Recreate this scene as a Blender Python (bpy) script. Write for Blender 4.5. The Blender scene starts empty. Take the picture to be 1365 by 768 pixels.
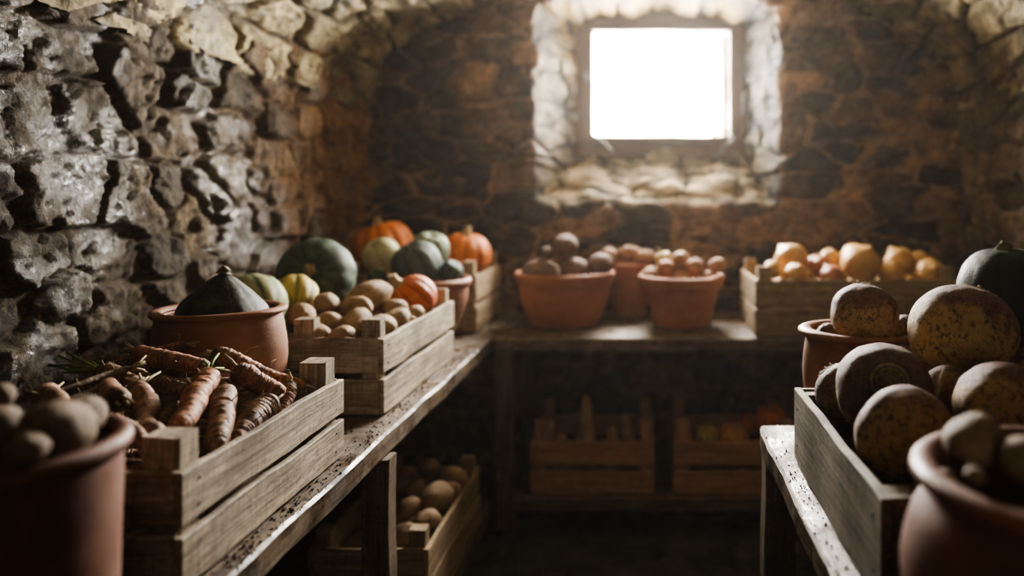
import bpy, math, random
import numpy as np
from mathutils import Vector, Matrix, Euler, Quaternion

rng = random.Random(7)
SC = bpy.context.scene
COL = SC.collection
EYE = 1.30          # camera height
HB = 0.75           # bench top height
HS = 0.143          # lower shelf height
FPX, VX, VY = 1000.0, 862.0, 262.0


def P(px, py, y):
    """photo pixel at depth y -> world point"""
    return Vector(((px - VX) / FPX * y, y, EYE + (VY - py) / FPX * y))


# ------------------------------------------------------------------ noise
def _h(ix, iy, iz, seed):
    m = 0xFFFFFFFF
    n = (ix.astype(np.int64) * 374761393 + iy.astype(np.int64) * 668265263 + iz.astype(np.int64) * 2147483647 + seed * 974711) & m
    n = ((n ^ (n >> 13)) * 1274126177) & m
    n = ((n ^ (n >> 16)) * 2246822519) & m
    n = (n ^ (n >> 15)) & m
    return n / 4294967295.0


def vnoise(p, seed=0):
    f = np.floor(p)
    t = p - f
    t = t * t * (3 - 2 * t)
    i = f.astype(np.int64)
    out = 0
    for a in (0, 1):
        for b in (0, 1):
            for c in (0, 1):
                w = (t[:, 0] if a else 1 - t[:, 0]) * (t[:, 1] if b else 1 - t[:, 1]) * (t[:, 2] if c else 1 - t[:, 2])
                out = out + w * _h(i[:, 0] + a, i[:, 1] + b, i[:, 2] + c, seed)
    return out


def fbm(p, octaves=4, seed=0, gain=0.5):
    out, amp, tot = 0, 1.0, 0
    q = np.array(p, float)
    for k in range(octaves):
        out = out + amp * (vnoise(q, seed + k * 17) - 0.5)
        tot += amp
        amp *= gain
        q = q * 2.03 + 11.7
    return out / tot


def sstep(a, b, x):
    t = np.clip((x - a) / (b - a), 0, 1)
    return t * t * (3 - 2 * t)


# ------------------------------------------------------------------ objects
def link(o, parent=None):
    COL.objects.link(o)
    if parent is not None:
        o.parent = parent
    return o


def adopt(o, parent):
    bpy.context.view_layer.update()
    o.parent = parent
    o.matrix_parent_inverse = parent.matrix_world.inverted()
    return o


def tag(o, label=None, cat=None, group=None, kind=None):
    if label:
        o['label'] = label
    if cat:
        o['category'] = cat
    if group:
        o['group'] = group
    if kind:
        o['kind'] = kind
    return o


def thing(name, label, cat, loc=(0, 0, 0), rotz=0.0, group=None):
    o = bpy.data.objects.new(name, None)
    o.empty_display_size = 0.05
    o.location = loc
    o.rotation_euler = (0, 0, rotz)
    link(o)
    return tag(o, label, cat, group)


def mesh_np(name, verts, faces, mat, gp=None, col=None, smooth=False):
    me = bpy.data.meshes.new(name)
    me.from_pydata([tuple(v) for v in verts], [], faces)
    if gp is not None:
        a = me.attributes.new('gp', 'FLOAT_VECTOR', 'POINT')
        a.data.foreach_set('vector', np.asarray(gp, np.float32).ravel())
    if col is not None:
        a = me.attributes.new('Col', 'FLOAT_COLOR', 'POINT')
        a.data.foreach_set('color', np.asarray(col, np.float32).ravel())
    if smooth:
        me.polygons.foreach_set('use_smooth', [True] * len(me.polygons))
    me.materials.append(mat)
    me.update()
    return me


class MB:
    def __init__(self):
        self.v, self.f, self.g = [], [], []

    def add(self, verts, faces, gp=None):
        n = len(self.v)
        self.v += [tuple(x) for x in verts]
        self.f += [tuple(i + n for i in q) for q in faces]
        self.g += [tuple(x) for x in (gp if gp is not None else verts)]

    def plank(self, p0, p1, w, t, up, seed=None, c=0.003, n=8, wob=0.0015):
        """board from p0 to p1, w along 'up', t along the third axis"""
        r = random.Random(seed if seed is not None else rng.random())
        p0, p1, up = Vector(p0), Vector(p1), Vector(up).normalized()
        d = (p1 - p0)
        L = d.length
        d.normalize()
        th = d.cross(up).normalized()
        c = min(c, t * 0.3, w * 0.3)
        a, b = w / 2, t / 2
        prof = [(a - c, b), (a, b - c), (a, -b + c), (a - c, -b), (-a + c, -b), (-a, -b + c), (-a, b - c), (-a + c, b)]
        off = (r.random() * 40, r.random() * 40, r.random() * 40)
        vs, gs, fs = [], [], []
        ph = [r.random() * 6.28 for _ in range(6)]
        for i in range(n + 1):
            s = i / n
            x = s * L
            for k, (u, q) in enumerate(prof):
                du = wob * (math.sin(5.1 * s * L / 0.3 + ph[0] + (2.1 if u > 0 else 0)) + 0.6 * math.sin(17 * s * L / 0.3 + ph[1] + (1 if u > 0 else 0)))
                dq = wob * 0.6 * math.sin(7 * s * L / 0.3 + ph[2])
                uu, qq = u + du, q + dq
                xx = x
                if i == 0:
                    xx += 0.0015 * math.sin(ph[3] + k)
                    uu, qq = u * 0.992 + du, q * 0.97 + dq
                if i == n:
                    xx += 0.0015 * math.sin(ph[4] + k)
                    uu, qq = u * 0.992 + du, q * 0.97 + dq
                vs.append(p0 + d * xx + up * uu + th * qq)
                gs.append((x + off[0], uu + off[1], qq + off[2]))
        for i in range(n):
            for k in range(8):
                k2 = (k + 1) % 8
                fs.append((i * 8 + k, i * 8 + k2, (i + 1) * 8 + k2, (i + 1) * 8 + k))
        fs.append(tuple(range(7, -1, -1)))
        fs.append(tuple(n * 8 + k for k in range(8)))
        self.add(vs, fs, gs)
        return self

    def tube(self, pts, radii, seg=8):
        pts = [Vector(p) for p in pts]
        vs, fs, gs = [], [], []
        prev = None
        for i, p in enumerate(pts):
            d = (pts[min(i + 1, len(pts) - 1)] - pts[max(i - 1, 0)]).normalized()
            a = prev if prev is not None else (Vector((0, 0, 1)) if abs(d.z) < 0.9 else Vector((1, 0, 0)))
            a = (a - d * a.dot(d)).normalized()
            prev = a
            b = d.cross(a)
            r = radii[i] if isinstance(radii, (list, tuple)) else radii
            for k in range(seg):
                th = 2 * math.pi * k / seg
                vs.append(p + a * math.cos(th) * r + b * math.sin(th) * r)
                gs.append((i / (len(pts) - 1), k / seg, 0))
        for i in range(len(pts) - 1):
            for k in range(seg):
                k2 = (k + 1) % seg
                fs.append((i * seg + k, i * seg + k2, (i + 1) * seg + k2, (i + 1) * seg + k))
        fs.append(tuple(range(seg - 1, -1, -1)))
        fs.append(tuple((len(pts) - 1) * seg + k for k in range(seg)))
        self.add(vs, fs, gs)
        return self

    def build(self, name, mat, parent=None, smooth=False):
        fs = self.f
        me = mesh_np(name, self.v, fs, mat, gp=self.g, smooth=smooth)
        return link(bpy.data.objects.new(name, me), parent)


# ------------------------------------------------------------------ materials
class NT:
    def __init__(self, name):
        self.m = bpy.data.materials.new(name)
        self.m.use_nodes = True
        self.t = self.m.node_tree
        self.t.nodes.clear()
        self.out = self.n('ShaderNodeOutputMaterial')
        self.b = self.n('ShaderNodeBsdfPrincipled')
        self.l(self.b.outputs[0], self.out.inputs[0])

    def n(self, typ, **kw):
        nd = self.t.nodes.new(typ)
        for k, v in kw.items():
            setattr(nd, k, v)
        return nd

    def l(self, a, b):
        self.t.links.new(a, b)

    def set(self, sock, v):
        if hasattr(v, 'is_linked') or isinstance(v, bpy.types.NodeSocket):
            self.l(v, sock)
        else:
            sock.default_value = v

    def attr(self, name, out='Vector'):
        return self.n('ShaderNodeAttribute', attribute_name=name).outputs[out]

    def objco(self, rand=True):
        tc = self.n('ShaderNodeTexCoord').outputs['Object']
        if not rand:
            return tc
        oi = self.n('ShaderNodeObjectInfo').outputs['Random']
        mul = self.math('MULTIPLY', oi, 37.0)
        va = self.n('ShaderNodeVectorMath', operation='ADD')
        self.l(tc, va.inputs[0])
        self.l(mul, va.inputs[1])
        return va.outputs[0]

    def vscale(self, v, s):
        m = self.n('ShaderNodeVectorMath', operation='MULTIPLY')
        self.l(v, m.inputs[0])
        m.inputs[1].default_value = s if isinstance(s, (tuple, list)) else (s, s, s)
        return m.outputs[0]

    def noise(self, v, scale, detail=4, rough=0.55, dist=0.0):
        x = self.n('ShaderNodeTexNoise')
        self.l(v, x.inputs['Vector'])
        x.inputs['Scale'].default_value = scale
        x.inputs['Detail'].default_value = detail
        x.inputs['Roughness'].default_value = rough
        x.inputs['Distortion'].default_value = dist
        return x.outputs['Fac']

    def voro(self, v, scale, feature='F1', out='Distance'):
        x = self.n('ShaderNodeTexVoronoi', feature=feature)
        self.l(v, x.inputs['Vector'])
        x.inputs['Scale'].default_value = scale
        return x.outputs[out]

    def ramp(self, f, stops):
        r = self.n('ShaderNodeValToRGB')
        self.l(f, r.inputs[0])
        e = r.color_ramp.elements
        while len(e) < len(stops):
            e.new(0.5)
        for el, (p, c) in zip(e, stops):
            el.position = p
            el.color = (c, c, c, 1) if isinstance(c, (int, float)) else (*c, 1)
        return r.outputs['Color']

    def mix(self, f, a, b, mode='MIX'):
        x = self.n('ShaderNodeMix', data_type='RGBA', blend_type=mode)
        self.set(x.inputs[0], f)
        for s, v in ((x.inputs[6], a), (x.inputs[7], b)):
            if isinstance(v, tuple):
                s.default_value = (*v, 1) if len(v) == 3 else v
            else:
                self.l(v, s)
        return x.outputs[2]

    def math(self, op, a, b=0.0, c=None):
        x = self.n('ShaderNodeMath', operation=op)
        self.set(x.inputs[0], a)
        self.set(x.inputs[1], b)
        if c is not None:
            self.set(x.inputs[2], c)
        return x.outputs[0]

    def sep(self, v):
        x = self.n('ShaderNodeSeparateXYZ')
        self.l(v, x.inputs[0])
        return x.outputs

    def bump(self, h, strength, dist, normal=None):
        x = self.n('ShaderNodeBump')
        self.l(h, x.inputs['Height'])
        x.inputs['Strength'].default_value = strength
        x.inputs['Distance'].default_value = dist
        if normal is not None:
            self.l(normal, x.inputs['Normal'])
        return x.outputs[0]

    def done(self, color, rough=0.7, normal=None, spec=0.4):
        self.set(self.b.inputs['Base Color'], (*color, 1) if isinstance(color, tuple) else color)
        self.set(self.b.inputs['Roughness'], rough)
        self.b.inputs['Specular IOR Level'].default_value = spec
        if normal is not None:
            self.l(normal, self.b.inputs['Normal'])
        return self.m


def mat_wood(name, dark, light, dirt, dirt_amt=0.5, wet=0.0, rough=0.75):
    t = NT(name)
    g = t.attr('gp')
    grain = t.noise(t.vscale(g, (3.5, 95, 95)), 1.0, 6, 0.7, 0.8)
    fine = t.noise(t.vscale(g, (14, 420, 420)), 1.0, 4, 0.65)
    saw = t.noise(t.vscale(g, (160, 9, 9)), 1.0, 4, 0.7)
    big = t.noise(t.vscale(g, (1, 2.2, 2.2)), 6.0, 7, 0.7)
    spots = t.noise(t.vscale(g, (1, 1.6, 1.6)), 45.0, 6, 0.75)
    c = t.ramp(grain, [(0.34, dark), (0.60, light)])
    c = t.mix(t.ramp(fine, [(0.34, 0.65), (0.55, 0.0)]), c, dark)
    c = t.mix(t.ramp(saw, [(0.38, 0.45), (0.52, 0.0)]), c, dark)
    c = t.mix(t.math('MULTIPLY', t.ramp(big, [(0.44, 0.0), (0.66, 1.0)]), dirt_amt), c, dirt)
    c = t.mix(t.math('MULTIPLY', t.ramp(spots, [(0.53, 0.0), (0.66, 1.0)]), dirt_amt), c, dirt)
    nb = t.bump(grain, 0.45, 0.003)
    nb = t.bump(fine, 0.4, 0.0015, nb)
    nb = t.bump(spots, 0.4, 0.002, nb)
    r = rough
    if wet:
        r = t.ramp(t.noise(g, 9.0, 5, 0.7), [(0.42, rough), (0.60, rough - wet)])
    return t.done(c, r, nb, 0.4)


def mat_organic(name, c1, c2, dirt, scale=1.6, dirt_amt=0.6, rough=0.65, bump=0.4, bscale=14.0, bdist=0.02, spec=0.35):
    t = NT(name)
    v = t.objco()
    a = t.noise(v, scale, 5, 0.6)
    b = t.noise(v, scale * 3.2, 7, 0.72)
    f = t.noise(v, bscale, 6, 0.65)
    sp = t.voro(v, scale * 5)
    c = t.ramp(a, [(0.33, c1), (0.66, c2)])
    c = t.mix(t.math('MULTIPLY', t.ramp(b, [(0.48, 0.0), (0.66, 1.0)]), dirt_amt), c, dirt)
    c = t.mix(t.math('MULTIPLY', t.ramp(sp, [(0.05, 0.8), (0.16, 0.0)]), dirt_amt), c, dirt)
    nb = t.bump(f, bump, bdist)
    return t.done(c, rough, nb, spec)


def mat_squash(name, ridge, valley, blotch, blotch_amt=0.5, rough=0.42, spots=None):
    t = NT(name)
    g = t.sep(t.attr('gp'))
    v = t.objco()
    n1 = t.noise(v, 3.0, 6, 0.65)
    n2 = t.noise(v, 9.0, 6, 0.7)
    k = t.math('ADD', g[0], t.math('MULTIPLY', t.math('SUBTRACT', n2, 0.5), 0.7))
    c = t.mix(t.ramp(k, [(0.25, 0.0), (0.8, 1.0)]), valley, ridge)
    c = t.mix(t.math('MULTIPLY', t.ramp(n1, [(0.48, 0.0), (0.66, 1.0)]), blotch_amt), c, blotch)
    if spots:
        c = t.mix(t.ramp(t.voro(v, 11.0), [(0.10, 0.8), (0.22, 0.0)]), c, spots)
    nb = t.bump(n2, 0.25, 0.02)
    nb = t.bump(t.noise(v, 40, 3), 0.15, 0.008, nb)
    return t.done(c, t.ramp(n1, [(0.3, rough), (0.7, rough + 0.25)]), nb, 0.3)


def mat_rutabaga():
    t = NT('rutabaga_skin')
    g = t.sep(t.attr('gp'))
    v = t.objco()
    n1 = t.noise(v, 2.4, 6, 0.65)
    n2 = t.noise(v, 7.0, 8, 0.75)
    f = t.noise(v, 22.0, 6, 0.7)
    k = t.math('ADD', g[1], t.math('MULTIPLY', t.math('SUBTRACT', n1, 0.5), 0.55))
    c = t.ramp(k, [(0.28, (0.46, 0.32, 0.14)), (0.48, (0.38, 0.24, 0.11)), (0.58, (0.17, 0.075, 0.062)), (0.85, (0.15, 0.085, 0.065))])
    c = t.mix(t.ramp(n2, [(0.49, 0.0), (0.62, 0.85)]), c, (0.045, 0.03, 0.02))
    c = t.mix(t.ramp(f, [(0.50, 0.0), (0.68, 0.45)]), c, (0.30, 0.22, 0.15))
    nb = t.bump(n2, 0.25, 0.03)
    nb = t.bump(f, 0.45, 0.03, nb)
    return t.done(c, 0.62, nb, 0.35)


def mat_carrot(name, c_hi, c_lo, dirt):
    t = NT(name)
    g = t.attr('gp')
    s = t.sep(g)
    rings = t.noise(t.vscale(g, (1, 0.006, 0.006)), 240.0, 3, 0.6)
    v = t.objco()
    n1 = t.noise(v, 40.0, 6, 0.7)
    n2 = t.noise(v, 130.0, 5, 0.7)
    wr = t.noise(t.vscale(g, (420, 1.6, 1.0)), 1.0, 3, 0.6)
    c = t.ramp(n1, [(0.35, c_lo), (0.6, c_hi)])
    crease = t.math('ADD', s[2], t.math('MULTIPLY', t.math('SUBTRACT', n1, 0.5), 1.2))
    c = t.mix(t.ramp(crease, [(0.22, 0.85), (0.66, 0.0)]), c, dirt)
    c = t.mix(t.ramp(wr, [(0.36, 0.6), (0.5, 0.0)]), c, dirt)
    c = t.mix(t.ramp(s[0], [(0.004, 0.85), (0.030, 0.0)]), c, (0.05, 0.045, 0.025))
    c = t.mix(t.ramp(n2, [(0.48, 0.0), (0.64, 0.8)]), c, dirt)
    nb = t.bump(n2, 0.6, 0.002)
    nb = t.bump(wr, 0.8, 0.0025, nb)
    return t.done(c, 0.6, nb, 0.35)


def mat_terracotta(name, c1, c2, dust, dust_amt=0.5):
    t = NT(name)
    v = t.objco()
    a = t.noise(v, 7.0, 6, 0.65)
    b = t.noise(t.vscale(v, (1, 1, 3.0)), 11.0, 7, 0.7)
    f = t.noise(v, 160.0, 4, 0.6)
    c = t.ramp(a, [(0.35, c1), (0.65, c2)])
    c = t.mix(t.math('MULTIPLY', t.ramp(b, [(0.5, 0.0), (0.68, 1.0)]), dust_amt), c, dust)
    nb = t.bump(b, 0.2, 0.004)
    nb = t.bump(f, 0.3, 0.0015, nb)
    return t.done(c, t.ramp(b, [(0.35, 0.5), (0.6, 0.72)]), nb, 0.4)


def mat_stone(name, wet=0.0, drops=False, bright=1.0, tint=(1, 1, 1), patch=None, spec=0.5):
    t = NT(name)
    col = t.attr('Col', 'Color')
    v = t.n('ShaderNodeTexCoord').outputs['Object']
    a = t.noise(v, 9.0, 8, 0.7)
    b = t.noise(v, 45.0, 8, 0.72)
    d = t.noise(v, 150.0, 4, 0.7)
    c = t.mix(1.0, col, t.ramp(a, [(0.30, 0.45 * bright), (0.62, 1.1 * bright)]), 'MULTIPLY')
    c = t.mix(1.0, c, t.ramp(b, [(0.33, 0.45), (0.6, 1.1)]), 'MULTIPLY')
    c = t.mix(1.0, c, tint, 'MULTIPLY')
    if patch:
        al = t.attr('Col', 'Alpha')
        c = t.mix(t.math('MULTIPLY', t.ramp(t.noise(v, 2.3, 7, 0.7), [(0.53, 0.0), (0.63, 1.0)]), t.math('MULTIPLY', al, 0.6)), c, t.mix(1.0, patch, t.ramp(b, [(0.3, 0.5), (0.65, 1.1)]), 'MULTIPLY'))
    nb = t.bump(a, 0.4, 0.02)
    nb = t.bump(b, 0.85, 0.012, nb)
    nb = t.bump(d, 0.75, 0.004, nb)
    r = 0.85
    if wet:
        w = t.ramp(t.noise(v, 3.4, 6, 0.65), [(0.485, 0.0), (0.60, 1.0)])
        r = t.math('SUBTRACT', 0.8, t.math('MULTIPLY', w, wet))
        c = t.mix(t.math('MULTIPLY', w, 0.35), c, (0.012, 0.011, 0.010))
        if drops:
            dv = t.voro(t.vscale(v, (1, 1, 0.7)), 60.0)
            dv2 = t.voro(v, 150.0)
            brk = t.ramp(t.noise(v, 14.0, 4, 0.6), [(0.45, 0.0), (0.6, 1.0)])
            dm = t.math('MULTIPLY', t.math('ADD', t.ramp(dv, [(0.1, 1.0), (0.45, 0.0)]), t.ramp(dv2, [(0.1, 0.5), (0.4, 0.0)])), t.math('MULTIPLY', w, brk))
            nb = t.bump(dm, 0.55, 0.005, nb)
    m = t.done(c, r, nb, spec)
    if drops:
        t.set(t.b.inputs['Coat Weight'], t.math('MULTIPLY', w, 0.9))
        t.b.inputs['Coat Roughness'].default_value = 0.13
        t.l(nb, t.b.inputs['Coat Normal'])
    return m


W_CRATE = mat_wood('crate_wood', (0.19, 0.15, 0.11), (0.58, 0.49, 0.37), (0.06, 0.045, 0.033), 0.55)
W_CRATE2 = mat_wood('crate_wood_warm', (0.21, 0.145, 0.085), (0.52, 0.39, 0.25), (0.08, 0.053, 0.034), 0.45)
W_OLD = mat_wood('crate_wood_grey', (0.10, 0.085, 0.065), (0.33, 0.28, 0.21), (0.045, 0.035, 0.026), 0.5)
W_LOW = mat_wood('crate_wood_brown', (0.30, 0.16, 0.09), (0.58, 0.33, 0.20), (0.16, 0.09, 0.05), 0.4)
W_BENCH = mat_wood('bench_wood', (0.085, 0.06, 0.04), (0.27, 0.20, 0.135), (0.025, 0.018, 0.013), 0.85, wet=0.42, rough=0.68)
W_LEG = mat_wood('bench_leg_wood', (0.09, 0.062, 0.042), (0.26, 0.18, 0.12), (0.035, 0.025, 0.018), 0.6)
W_WIN = mat_wood('window_wood', (0.075, 0.036, 0.018), (0.20, 0.105, 0.055), (0.05, 0.03, 0.016), 0.4)
W_SASH = mat_wood('sash_wood', (0.25, 0.20, 0.13), (0.38, 0.32, 0.22), (0.2, 0.15, 0.1), 0.3)
TERRA = mat_terracotta('terracotta', (0.19, 0.080, 0.046), (0.30, 0.135, 0.078), (0.30, 0.20, 0.14), 0.55)
TERRA_O = mat_terracotta('terracotta_orange', (0.30, 0.105, 0.05), (0.42, 0.17, 0.085), (0.42, 0.26, 0.17), 0.4)
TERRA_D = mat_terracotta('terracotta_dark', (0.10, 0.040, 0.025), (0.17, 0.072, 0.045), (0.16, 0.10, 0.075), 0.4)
POTATO = mat_organic('potato_skin', (0.30, 0.19, 0.10), (0.42, 0.29, 0.17), (0.11, 0.07, 0.04), 1.4, 0.55, 0.62, 0.35, 12, 0.04)
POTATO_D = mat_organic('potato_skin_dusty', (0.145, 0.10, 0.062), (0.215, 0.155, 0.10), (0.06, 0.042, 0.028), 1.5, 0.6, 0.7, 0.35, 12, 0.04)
SWEET = mat_organic('sweet_potato_skin', (0.30, 0.15, 0.085), (0.42, 0.25, 0.15), (0.13, 0.07, 0.04), 1.6, 0.5, 0.66, 0.35, 12, 0.04)
ONION = mat_organic('onion_skin', (0.55, 0.31, 0.11), (0.66, 0.42, 0.17), (0.32, 0.16, 0.06), 1.2, 0.45, 0.4, 0.2, 9, 0.03, 0.5)
ONION_R = mat_organic('red_onion_skin', (0.38, 0.13, 0.075), (0.50, 0.22, 0.13), (0.2, 0.07, 0.045), 1.2, 0.45, 0.4, 0.2, 9, 0.03, 0.5)
BEET = mat_organic('beet_skin', (0.14, 0.075, 0.055), (0.22, 0.13, 0.09), (0.05, 0.03, 0.022), 1.5, 0.6, 0.75, 0.4, 12, 0.04)
RUTA = mat_rutabaga()
CROWN = mat_organic('crown_scar', (0.28, 0.20, 0.12), (0.46, 0.35, 0.21), (0.06, 0.04, 0.03), 4, 0.6, 0.75, 0.6, 30, 0.02)
CARROT = mat_carrot('carrot_skin', (0.60, 0.265, 0.15), (0.42, 0.17, 0.095), (0.15, 0.095, 0.065))
CARROT_D = mat_carrot('carrot_skin_earthy', (0.40, 0.22, 0.135), (0.26, 0.145, 0.09), (0.11, 0.075, 0.053))
SWEETROOT = mat_organic('pointed_root_skin', (0.36, 0.22, 0.13), (0.50, 0.33, 0.20), (0.16, 0.10, 0.06), 12, 0.5, 0.7, 0.3, 60, 0.004)
GREEN = mat_organic('green_stalk', (0.10, 0.16, 0.04), (0.22, 0.30, 0.08), (0.10, 0.08, 0.03), 20, 0.4, 0.6, 0.2, 60, 0.004)
ROOTM = mat_organic('root_fibre', (0.30, 0.24, 0.15), (0.42, 0.34, 0.22), (0.15, 0.11, 0.07), 20, 0.4, 0.8, 0.2, 60, 0.004)
STEM = mat_organic('squash_stem', (0.36, 0.27, 0.15), (0.48, 0.37, 0.22), (0.18, 0.13, 0.07), 12, 0.4, 0.75, 0.5, 50, 0.01)
STEM_D = mat_organic('squash_stem_dark', (0.10, 0.09, 0.05), (0.18, 0.16, 0.09), (0.05, 0.04, 0.025), 12, 0.4, 0.75, 0.5, 50, 0.01)
SQ_DARK = mat_squash('dark_green_squash', (0.016, 0.024, 0.014), (0.007, 0.011, 0.008), (0.085, 0.095, 0.05), 0.6, 0.42)
SQ_KAB = mat_squash('green_squash', (0.055, 0.088, 0.055), (0.028, 0.050, 0.035), (0.15, 0.19, 0.13), 0.55, 0.45)
SQ_STRIPE = mat_squash('striped_squash', (0.34, 0.36, 0.20), (0.075, 0.12, 0.055), (0.36, 0.34, 0.20), 0.35, 0.42)
SQ_YEL = mat_squash('yellow_squash', (0.52, 0.40, 0.13), (0.22, 0.20, 0.06), (0.40, 0.36, 0.14), 0.35, 0.42)
SQ_BLUE = mat_squash('blue_grey_squash', (0.085, 0.115, 0.105), (0.050, 0.075, 0.072), (0.16, 0.19, 0.17), 0.35, 0.45)
SQ_PALE = mat_squash('pale_squash', (0.46, 0.44, 0.26), (0.38, 0.36, 0.20), (0.30, 0.31, 0.16), 0.4, 0.45)
SQ_GREY = mat_squash('grey_green_squash', (0.27, 0.31, 0.21), (0.14, 0.18, 0.12), (0.34, 0.37, 0.27), 0.4, 0.45)
SQ_ORA = mat_squash('orange_pumpkin', (0.66, 0.20, 0.045), (0.46, 0.11, 0.025), (0.60, 0.27, 0.09), 0.3, 0.42)
SQ_BRN = mat_squash('brown_squash', (0.50, 0.25, 0.10), (0.34, 0.15, 0.06), (0.45, 0.30, 0.15), 0.4, 0.5)
SQ_RED = mat_squash('red_pumpkin', (0.56, 0.16, 0.06), (0.42, 0.10, 0.04), (0.55, 0.30, 0.16), 0.4, 0.42)
SQ_BLACK = mat_squash('black_green_squash', (0.010, 0.017, 0.014), (0.006, 0.010, 0.009), (0.03, 0.04, 0.03), 0.3, 0.45)
SOIL = mat_organic('soil', (0.03, 0.02, 0.014), (0.075, 0.052, 0.036), (0.015, 0.01, 0.008), 60, 0.5, 0.9, 0.5, 200, 0.002)
IRON = mat_organic('iron', (0.10, 0.09, 0.08), (0.16, 0.14, 0.12), (0.09, 0.05, 0.03), 20, 0.5, 0.55, 0.3, 100, 0.001)


# ------------------------------------------------------------------ stone shell
def rubble(u, v, cw, ch, seed, jit=0.75, p=3.5, warp=0.35):
    q = np.stack([u / cw * 0.9, v / ch * 0.9, np.full_like(u, 3.3)], 1)
    uw = u + warp * cw * 2 * fbm(q, 3, seed + 5)
    vw = v + warp * ch * 2 * fbm(q + 31.0, 3, seed + 9)
    row = np.floor(vw / ch)
    F1 = np.full(u.shape, 9e9)
    F2 = np.full(u.shape, 9e9)
    R1 = np.zeros(u.shape)
    R2 = np.zeros(u.shape)
    R3 = np.zeros(u.shape)
    DU = np.zeros(u.shape)
    DV = np.zeros(u.shape)
    z0 = np.zeros_like(row)
    for dr in (-2, -1, 0, 1, 2):
        r = row + dr
        off = _h(r, z0, z0, seed + 1)
        wr = 0.7 + 0.6 * _h(r, z0 + 4, z0, seed + 1)
        cwr = cw * wr
        c0 = np.floor(uw / cwr - off)
        for dc in (-2, -1, 0, 1, 2):
            c = c0 + dc
            h1, h2, h3 = _h(r, c, z0, seed + 2), _h(r, c, z0 + 1, seed + 2), _h(r, c, z0 + 2, seed + 2)
            cu = (c + off + 0.5 + (h1 - 0.5) * jit) * cwr
            cv = (r + 0.5 + (h2 - 0.5) * jit) * ch
            w = 0.72 + 0.6 * h3
            a, b = (uw - cu) / cwr, (vw - cv) / ch
            d = (np.abs(a) ** p + np.abs(b) ** p) ** (1 / p) / w
            near = d < F1
            F2 = np.where(near, F1, np.minimum(F2, d))
            F1 = np.where(near, d, F1)
            R1 = np.where(near, _h(r, c, z0 + 5, seed), R1)
            R2 = np.where(near, _h(r, c, z0 + 6, seed), R2)
            R3 = np.where(near, _h(r, c, z0 + 7, seed), R3)
            DU = np.where(near, a, DU)
            DV = np.where(near, b, DV)
    return F1, F2, R1, R2, R3, DU, DV


def stone_grid(name, pos, nrm, u, v, shape, cw, ch, seed, amp, palette, mortar, mat, rough_amp=0.3, keep=None, colfix=None, edge=0.13, hscale=None, mlevel=0.18, alpha=None):
    F1, F2, R1, R2, R3, DU, DV = rubble(u, v, cw, ch, seed)
    s = sstep(0.02, edge, F2 - F1)
    q = np.stack([u, v, np.zeros_like(u)], 1)
    big = fbm(q * 5, 4, seed + 40)
    mid = fbm(q * 16, 5, seed + 50, 0.6)
    fine = fbm(q * 60, 3, seed + 60, 0.6)
    ridg = np.abs(fbm(np.stack([u * 14, v * 26, u * 3], 1), 4, seed + 66, 0.6))
    # broken facets on the stone faces
    G1, G2, S1, S2, S3, EU, EV = rubble(u, v, cw * 0.34, ch * 0.42, seed + 200, 0.95, 2.0, 0.5)
    facet = (S1 - 0.5) * 0.9 + 1.1 * ((S2 - 0.5) * EU + (S3 - 0.5) * EV)
    H1, H2, S4, S5, S6, HU, HV = rubble(u, v, cw * 0.13, ch * 0.17, seed + 300, 0.95, 2.0, 0.5)
    facet2 = (S4 - 0.5) * 0.6 + 0.9 * ((S5 - 0.5) * HU + (S6 - 0.5) * HV)
    hs = s * (0.40 + 0.75 * R1 + 1.1 * ((R2 - 0.5) * DU + (R3 - 0.5) * DV)) + s * (0.42 * facet + 0.22 * facet2) + rough_amp * (1.1 * mid + 1.0 * fine - 0.35 * ridg)
    hm = mlevel + 0.75 * big + 0.55 * mid + 0.6 * fine
    s = s * sstep(-0.06, 0.10, hs - hm)
    h = amp * np.maximum(hs, hm)
    if hscale is not None:
        h = h * hscale
    p2 = pos + nrm * h[:, None]
    pal = np.array(palette)
    k = R3 * (len(pal) - 1)
    i = np.clip(np.floor(k).astype(int), 0, len(pal) - 2)
    f = (k - i)[:, None]
    c = pal[i] * (1 - f) + pal[i + 1] * f
    c = c * (0.75 + 0.5 * R2)[:, None] * (1 + 1.0 * mid)[:, None] * (0.85 + 0.3 * S1)[:, None]
    mort = np.array(mortar)[None, :] * (1 + 1.2 * big)[:, None]
    c = mort * (1 - s[:, None]) + c * s[:, None]
    if colfix is not None:
        c = colfix(c, pos, s)
    c = np.clip(c, 0.004, 0.9)
    nu, nv = shape
    ii, jj = np.meshgrid(np.arange(nu - 1), np.arange(nv - 1), indexing='ij')
    a = (ii * nv + jj).ravel()
    F = np.stack([a, a + nv, a + nv + 1, a + 1], 1)
    if keep is not None:
        F = F[keep(pos[F].mean(1))]
    me = mesh_np(name, p2, F.tolist(), mat, col=np.concatenate([c, (np.ones((len(c), 1)) if alpha is None else alpha[:, None])], 1), smooth=True)
    o = link(bpy.data.objects.new(name, me))
    o['kind'] = 'structure'
    return o


XL, XR, YB = -1.36, 1.54, 3.65
XC, XA, SPR, RISE = 0.09, 1.45, 1.78, 0.613

ST_LEFT = mat_stone('stone_wet', wet=0.5, drops=True, bright=0.62, tint=(1.0, 0.85, 0.66), spec=0.3)
ST_RIGHT = mat_stone('stone_right', wet=0.2)
ST_BACK = mat_stone('stone_far', wet=0.15, patch=(0.34, 0.20, 0.115), spec=0.12)
ST_VAULT = mat_stone('stone_vault', wet=0.25)
ST_FLOOR = mat_stone('stone_floor', wet=0.4)


def grid(us, vs):
    U, V = np.meshgrid(us, vs, indexing='ij')
    return U.ravel(), V.ravel(), (len(us), len(vs))


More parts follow.
